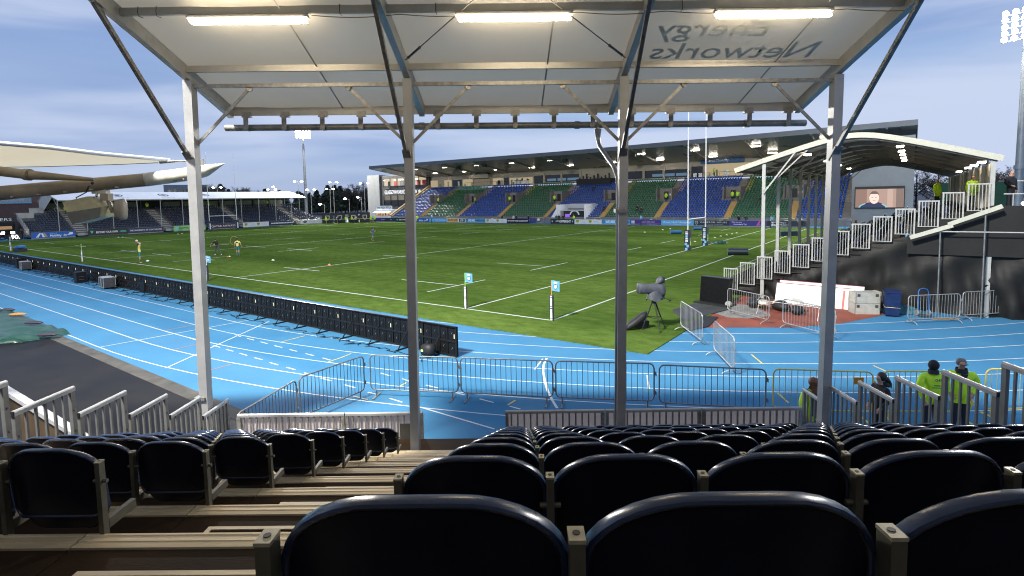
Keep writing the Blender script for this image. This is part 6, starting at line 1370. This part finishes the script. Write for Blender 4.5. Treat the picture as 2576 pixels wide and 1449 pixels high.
mP4 = person_mesh(dict(wai=(0,-.03,1.10), che=(0,-.06,1.30), nec=(0,-.09,1.49), jaw=(0,-.12,1.56), sku=(0,-.11,1.655), top=(0,-.10,1.725), nos=(0,-.22,1.61), shl=(-.18,-.06,1.43), shr=(.18,-.06,1.43), ell=(-.24,.16,1.22), wrl=(-.22,-.06,1.14), elr=(.25,-.12,1.18), wrr=(.20,-.30,1.30), knl=(-.10,-.22,.58), anl=(-.10,-.12,.16), tol=(-.10,-.28,.10), knr=(.10,.08,.48), anr=(.11,.38,.34), tor=(.11,.36,.20)), None, [M_skin,M_purp,M_teal,M_orb,M_teal], kit())
t = person('player in grey-purple shirt jogging with orange boots', Pt(40.6,27.8,.034), .9, mP4, 'players warming up'); hair_cap(t, (0,-.10,1.665))
# stewards and visitors in front of the stand
wide = dict(che=.19, wai=.18, pel=.18, shl=.098, shr=.098, ell=.082, elr=.082, wrl=.06, wrr=.06, hil=.115, hir=.115, knl=.085, knr=.085)
def jacket(a, b, t, c):
    if a in HEADP or b in HEADP: return 0
    if a == 'nec' or b == 'nec' and t > .78: return 2
    if a in ('anl','anr'): return 3
    if a in ('knl','knr','hil','hir'): return 1 if (a[0] == 'h' and t < .35) else 2
    if a.startswith('el'): return 1 if t < .93 else 0
    if a[0] in 'fpt' and a != 'pel': return 0
    if a.startswith('wr'): return 0
    return 1
mS1 = person_mesh(dict(shl=(-.22,0,1.44), shr=(.22,0,1.44), ell=(-.31,.02,1.16), wrl=(-.14,-.20,1.02), elr=(.31,.04,1.16), wrr=(.24,.10,.90)), wide, [M_skin,M_hiv,M_nvc,M_blk], jacket, 2)
s1 = person('steward in hi-vis jacket and black beanie seen from behind', (8.99,11.9,.006), pi-.10, mS1, 'stewards in front of the near stand', scale=.95)
hair_cap(s1, (0,.008,1.672), M_blkc, (.110,.116,.122), -.055, 'beanie')
q = MB(); q.tube((0,.01,1.47),(0,.0,1.56),.115,14,.10,False); q.build('collar', M_nvc, s1)
for s_, z, sz in (('G4S',1.37,.085),('Helping to',1.25,.042),('someone great',1.20,.042)): lettering(s_, M_tdk, s1, (0,.197 if z > 1.3 else .201,z), (pi/2,0,pi), sz, 'jacket_lettering', bold=.002)
mS2 = person_mesh(dict(shl=(-.22,0,1.44), shr=(.22,0,1.44), ell=(-.31,.06,1.16), wrl=(-.22,-.10,.98), elr=(.33,.08,1.17), wrr=(.20,-.04,.98)), wide, [M_skin,M_hiv,M_nvc,M_blk], jacket, 2)
s2 = person('grey-haired steward with glasses in open hi-vis jacket', (9.60,11.9,.006), -.35, mS2, 'stewards in front of the near stand', scale=.975)
hair_cap(s2, (0,.03,1.678), M_hairg, (.102,.088,.098), .01)
q = MB(); q.box((0,-.106,1.648),(.13,.010,.012)); q.box((-.083,-.05,1.657),(.008,.12,.012)); q.box((.083,-.05,1.657),(.008,.12,.012)); q.build('glasses', M_blk, s2)
q = MB(); q.tube((0,.0,1.45),(0,.0,1.55),.125,14,.11,False); q.build('collar', M_nvc, s2); MB().prism([(-.07,-.178,1.46),(.07,-.178,1.46),(.0,-.205,1.25)], (0,.02,0)).build('jacket_opening', M_nvc, s2)
lettering('G4S', M_tdk, s2, (-.10,-.212,1.33), (pi/2,0,0), .05, 'jacket_lettering')
mW = person_mesh(dict(ell=(-.21,.03,1.15), elr=(.21,.03,1.15), wrl=(-.16,-.14,.98), wrr=(.16,-.14,.98)), dict(che=.16, wai=.15, pel=.165, shl=.075, shr=.075, ell=.062, elr=.062, wrl=.045, wrr=.045, hil=.10, hir=.10), [M_skin,M_blkc,M_blkc,M_blk], jacket, 2)
w1 = person('woman in black hooded top with dark tied-back hair looking left', (7.52,11.4,.006), -pi/2+.2, mW, None, scale=.905)
hair_cap(w1, (0,.035,1.668), M_hair, (.105,.106,.112), -.06)
q = blob([(-.05,0,0,.02,.02,.1),(0,0,0,.055,.06,.1),(.10,0,-.06,.06,.075,.1),(.18,0,-.16,.04,.06,.1),(.2,0,-.24,.015,.02,.1)], 10); q.build('pony_tail', M_hair, w1, (0,.10,1.63), (0,0,pi/2))
q = blob([(-.12,0,0,.05,.03,.1),(0,0,.02,.11,.06,.1),(.12,0,0,.05,.03,.1)], 10); q.build('hood', M_blkc, w1, (0,.12,1.47))
w2 = person('long-haired person in hi-vis jacket with a dark rucksack by the right column', (6.01,11.2,.006), pi+.15, mS1, 'stewards in front of the near stand', scale=.89)
hair_cap(w2, (0,.02,1.68), M_hairr, (.12,.13,.115), -.08); q = blob([(-.0,0,.12,.10,.03,.1),(0.04,0,.0,.13,.045,.1),(.06,0,-.15,.13,.05,.1),(.05,0,-.30,.10,.04,.1),(.03,0,-.36,.03,.02,.1)], 12); q = MB(); q.smooth = True
q.grid(lambda i, j: ((-.13+.26*i/8)*(1-.25*(j/6)), .105+.04*cos((i-4)*.4)-.02*sin(j), 1.70-.42*j/6), 8, 6); q.build('long_hair', M_hairr, w2)
q = MB(); q.box((0,.27,1.20),(.34,.17,.50)); q.tube((-.13,.2,1.45),(-.16,-.02,1.5),.022,6); q.tube((.13,.2,1.45),(.16,-.02,1.5),.022,6); q.build('rucksack', mat('rucksack_green', (.012,.035,.028), .8, noise=.3, nscale=9, bump=.4, bscale=12), None, w2.location, w2.rotation_euler, label='dark green rucksack worn by the long-haired person', cat='rucksack', scale=.89)
# small figures round the ground
low = dict(che=.17, wai=.16, pel=.16, shl=.085, shr=.085, ell=.07, elr=.07)
mHV = person_mesh(None, low, [M_skin,M_hiv,M_nvc,M_blk], jacket, 1, False); mDK = person_mesh(dict(ell=(-.27,0,1.2), wrl=(-.2,-.2,1.12)), low, [M_skin,M_blkc,M_nvc,M_blk], jacket, 1, False)
mWT = person_mesh(dict(elr=(.27,0,1.2), wrr=(.2,-.2,1.12)), low, [M_skin,mat('white_top',(.5,.52,.55),.7),M_nvc,M_blk], jacket, 1, False); mGR = person_mesh(None, low, [M_skin,mat('green_top',(.01,.10,.05),.7),M_nvc,M_blk], jacket, 1, False)
mSIT = person_mesh(dict(pel=(0,.1,.5), wai=(0,.12,.65), che=(0,.12,.85), nec=(0,.1,1.05), jaw=(0,.08,1.12), sku=(0,.09,1.21), top=(0,.09,1.28), nos=(0,-.02,1.17), shl=(-.185,.1,.98), shr=(.185,.1,.98), ell=(-.22,.0,.74), elr=(.22,.0,.74), wrl=(-.12,-.2,.62), wrr=(.12,-.2,.62), hil=(-.1,.06,.48), hir=(.1,.06,.48), knl=(-.13,-.36,.5), knr=(.13,-.36,.5), anl=(-.13,-.38,.09), anr=(.13,-.38,.09), tol=(-.13,-.52,.04), tor=(.13,-.52,.04)), low, [M_skin,M_blkc,M_nvc,M_blk], jacket, 1, False)
face = RZ                         # looking at the pitch from the far side
VZ = 1.12+RZ_*8
for i, (u, y, z, m_, l) in enumerate(((83.4,85.2,VZ,mHV,'steward in hi-vis by the first stair entrance of the main stand'),(70.6,85.0,VZ,mHV,'steward in hi-vis by the second stair entrance of the main stand'),(59.9,85.0,VZ,mHV,'steward in hi-vis by the third stair entrance of the main stand'),(47.4,85.0,VZ,mHV,'steward in hi-vis by the fourth stair entrance of the main stand'),(21.6,85.0,VZ,mHV,'steward in hi-vis at the stair entrance left of the goal posts'),(9.1,85.0,VZ,mHV,'steward in hi-vis at the stair entrance right of the goal posts, left of two'),(8.2,85.0,VZ,mHV,'steward in hi-vis at the stair entrance right of the goal posts, right of two'),(15.2,94.8,8.95,mHV,'steward in hi-vis on the upper walkway under the blue banner'),
    (43.0,78.6,0,mGR,'person in green top left of the tunnel mouth'),(42.3,78.5,0,mDK,'dark-clad person left of the tunnel mouth'),(41.2,78.4,0,mDK,'dark-clad person in front of the tunnel glow'),(38.8,78.6,0,mHV,'steward in hi-vis right of the tunnel mouth'),(52.6,76.4,0,mWT,'person in white top behind the far hoardings'),(51.9,76.5,0,mDK,'dark-clad person beside the one in white behind the far hoardings'),(55.8,76.5,0,mDK,'dark-clad person left of the black hoarding'),(48.6,76.4,0,mDK,'dark-clad person at the right end of the black hoarding'),
    (20.5,94.8,8.95,mDK,'dark-clad person on the upper walkway beside white notices'),(63.0,94.8,8.95,mDK,'dark-clad person before the lit upper wall'),(6.3,78.2,0,mDK,'dark-clad photographer by the yellow gate right of the goal posts'),(5.2,78.4,0,mDK,'dark-clad figure standing before the green seats at right'),(-3.8,73.2,.034,mWT,'distant player in white near the far dead-ball corner'))):
    person(l, Pt(u,y,z), face+rt.uniform(-.6,.6), m_, 'people at the main stand')
for u, y, z, l in ((26.3,81.9,2.3,'dark-clad spectator sitting low in the green block, left of two'),(25.2,81.2,1.9,'dark-clad spectator sitting low in the green block, right of two'),(4.2,85,3.6,'dark-clad spectator sitting in the right green block'),(40.5,90.6,6.6,'dark-clad spectator sitting high in the blue block'),(33.6,82,2.3,'dark-clad spectator sitting beside the stairs right of the tunnel')):
    person(l, Pt(u,y,z), face, mSIT, 'seated spectators in the main stand')
fl_ = pi/2-PH
for i, (v, z, y_, l) in enumerate(((12.9,4.0,108.6,'steward in hi-vis at the top of the first stairs of the left stand'),(26.9,4.4,110.4,'steward in hi-vis in the dark doorway of the left stand'),(40.0,4.3,112.0,'steward in hi-vis high in the left stand behind the goal'),(54.3,4.5,112.4,'steward in hi-vis at the right end of the left stand'))):
    person(l, Pt(y_,v,z), fl_, mHV, 'stewards in the left stand')
for i, (x, y, m_, l) in enumerate(((-48.6,135.5,mHV,'steward in hi-vis behind the ticket hoarding'),(-45.4,134.9,mDK,'dark-clad person walking on the blue surface at the far corner'),(-44.6,138.5,mHV,'steward in hi-vis by the crest banners, left'),(-43.9,138.7,mDK,'dark-clad person between the stewards by the crest banners'),(-43.1,138.6,mHV,'steward in hi-vis by the crest banners, right'),(-42.2,139,mWT,'person in white by the crest banners'),(-47.0,139,mWT,'person in pale top at the far corner fence'),(-37.9,137.5,mHV,'steward in hi-vis at the left end of the purple hoarding, left'),(-37.0,137.6,mHV,'steward in hi-vis at the left end of the purple hoarding, right'),(-25.6,134.5,mHV,'steward in hi-vis right of the kiosk'))):
    person(l, (x,y,0), rt.uniform(-.8,.8), m_, 'people at the far corner')
for u, v, z, rr_, m_, l in ((-18.8,21.5,4.25,1,mHV,'steward in hi-vis bending at the back of the corner grandstand, left'),(-18.9,22.6,4.1,2,mHV,'steward in hi-vis at the back of the corner grandstand, right'),(-20.1,16.5,4.3,.3,mHV,'steward in hi-vis vest behind the topmost railing'),(-21.1,12.2,4.36,.8,mDK,'person in pale jacket standing outside the end of the corner grandstand'),(-14.4,26,1.6,0,mWT,'person in white top low in the corner grandstand')):
    person(l, Pt(u,v,z), RZ+rr_, m_, 'people at the corner grandstand')
for u, v, l in ((107.6,3.3,'dark-clad photographer at the left edge by the lit clock, left'),(106.4,5.9,'dark-clad photographer beside the lit clock, right')): person(l, Pt(u,v,0), fl_, mDK, 'photographers by the clock')
# ================================================================== FLOODLIGHT MASTS
M_mast = mat('mast_grey', (.20,.22,.24), .5, metal=.3, noise=.15, nscale=1)
M_fl = emis('floodlight_glow', (1.0,.97,.90), 90.0)
def area(name, loc, target, size, power, col=(1,.96,.88), parent=None):
    l = bpy.data.lights.new(name, 'AREA'); l.energy = power; l.shape = 'RECTANGLE'; l.size = size[0]; l.size_y = size[1]; l.color = col
    o = bpy.data.objects.new(name, l); COL.objects.link(o); o.location = loc
    d = Vector(target)-Vector(loc); o.rotation_euler = d.to_track_quat('-Z','Y').to_euler(); return o
def mast(x, y, h, target, power, label, cols=5, rows=4, wd=5.0):
    tx, ty = target[0]-x, target[1]-y; rz = atan2(ty, tx)+pi/2          # local -y faces the pitch
    t = thing('floodlight_mast', label, 'floodlight', (x,y,0), rz, 'floodlight masts round the ground')
    MB().tube((0,0,0),(0,0,h+1),.55,14,.28).build('mast_pole', M_mast, t); MB().tube((0,0,8),(0,0,8.5),.62,14).build('mast_collar', M_mast, t)
    for j in range(rows): MB().b2((-wd/2,-.15,h-1.2+j*.85),(wd/2,.05,h-1.1+j*.85)).build('head_bar', M_mast, t)
    lm = MB(); lm.ball((0,-.02,0),.36,10,6,(1,.8,1)); lmm = lm.mesh('lens', M_fl); hm_ = MB(); hm_.tube((0,.06,0),(0,.4,0),.34,10,.18); hmm_ = hm_.mesh('lamp_can', M_mast)
    for j in range(rows):
        for i in range(cols):
            o = put('lamp_can', hmm_, t, (-wd/2+wd*(i+.5)/cols,-.55,h-.95+j*.85), (radians(18),0,0)); put('lens', lmm, o)
    d = Vector((tx,ty,0)).normalized()
    area('floodlight_lamp', Vector((x,y,h+.3))+d*1.4, target, (wd,3.2), power)
mast(-16.0,-5.0,30,(4,34,0),48000,'floodlight mast left behind the near stand')
mast(66.6,74.6,26.2,(4,40,0),34000,'floodlight mast with a bank of lit lamps at the right edge',5,5,5.2)
mast(-72.3,183.5,28,(-5,70,0),120000,'tall floodlight mast with dazzling lamps behind the far left corner')
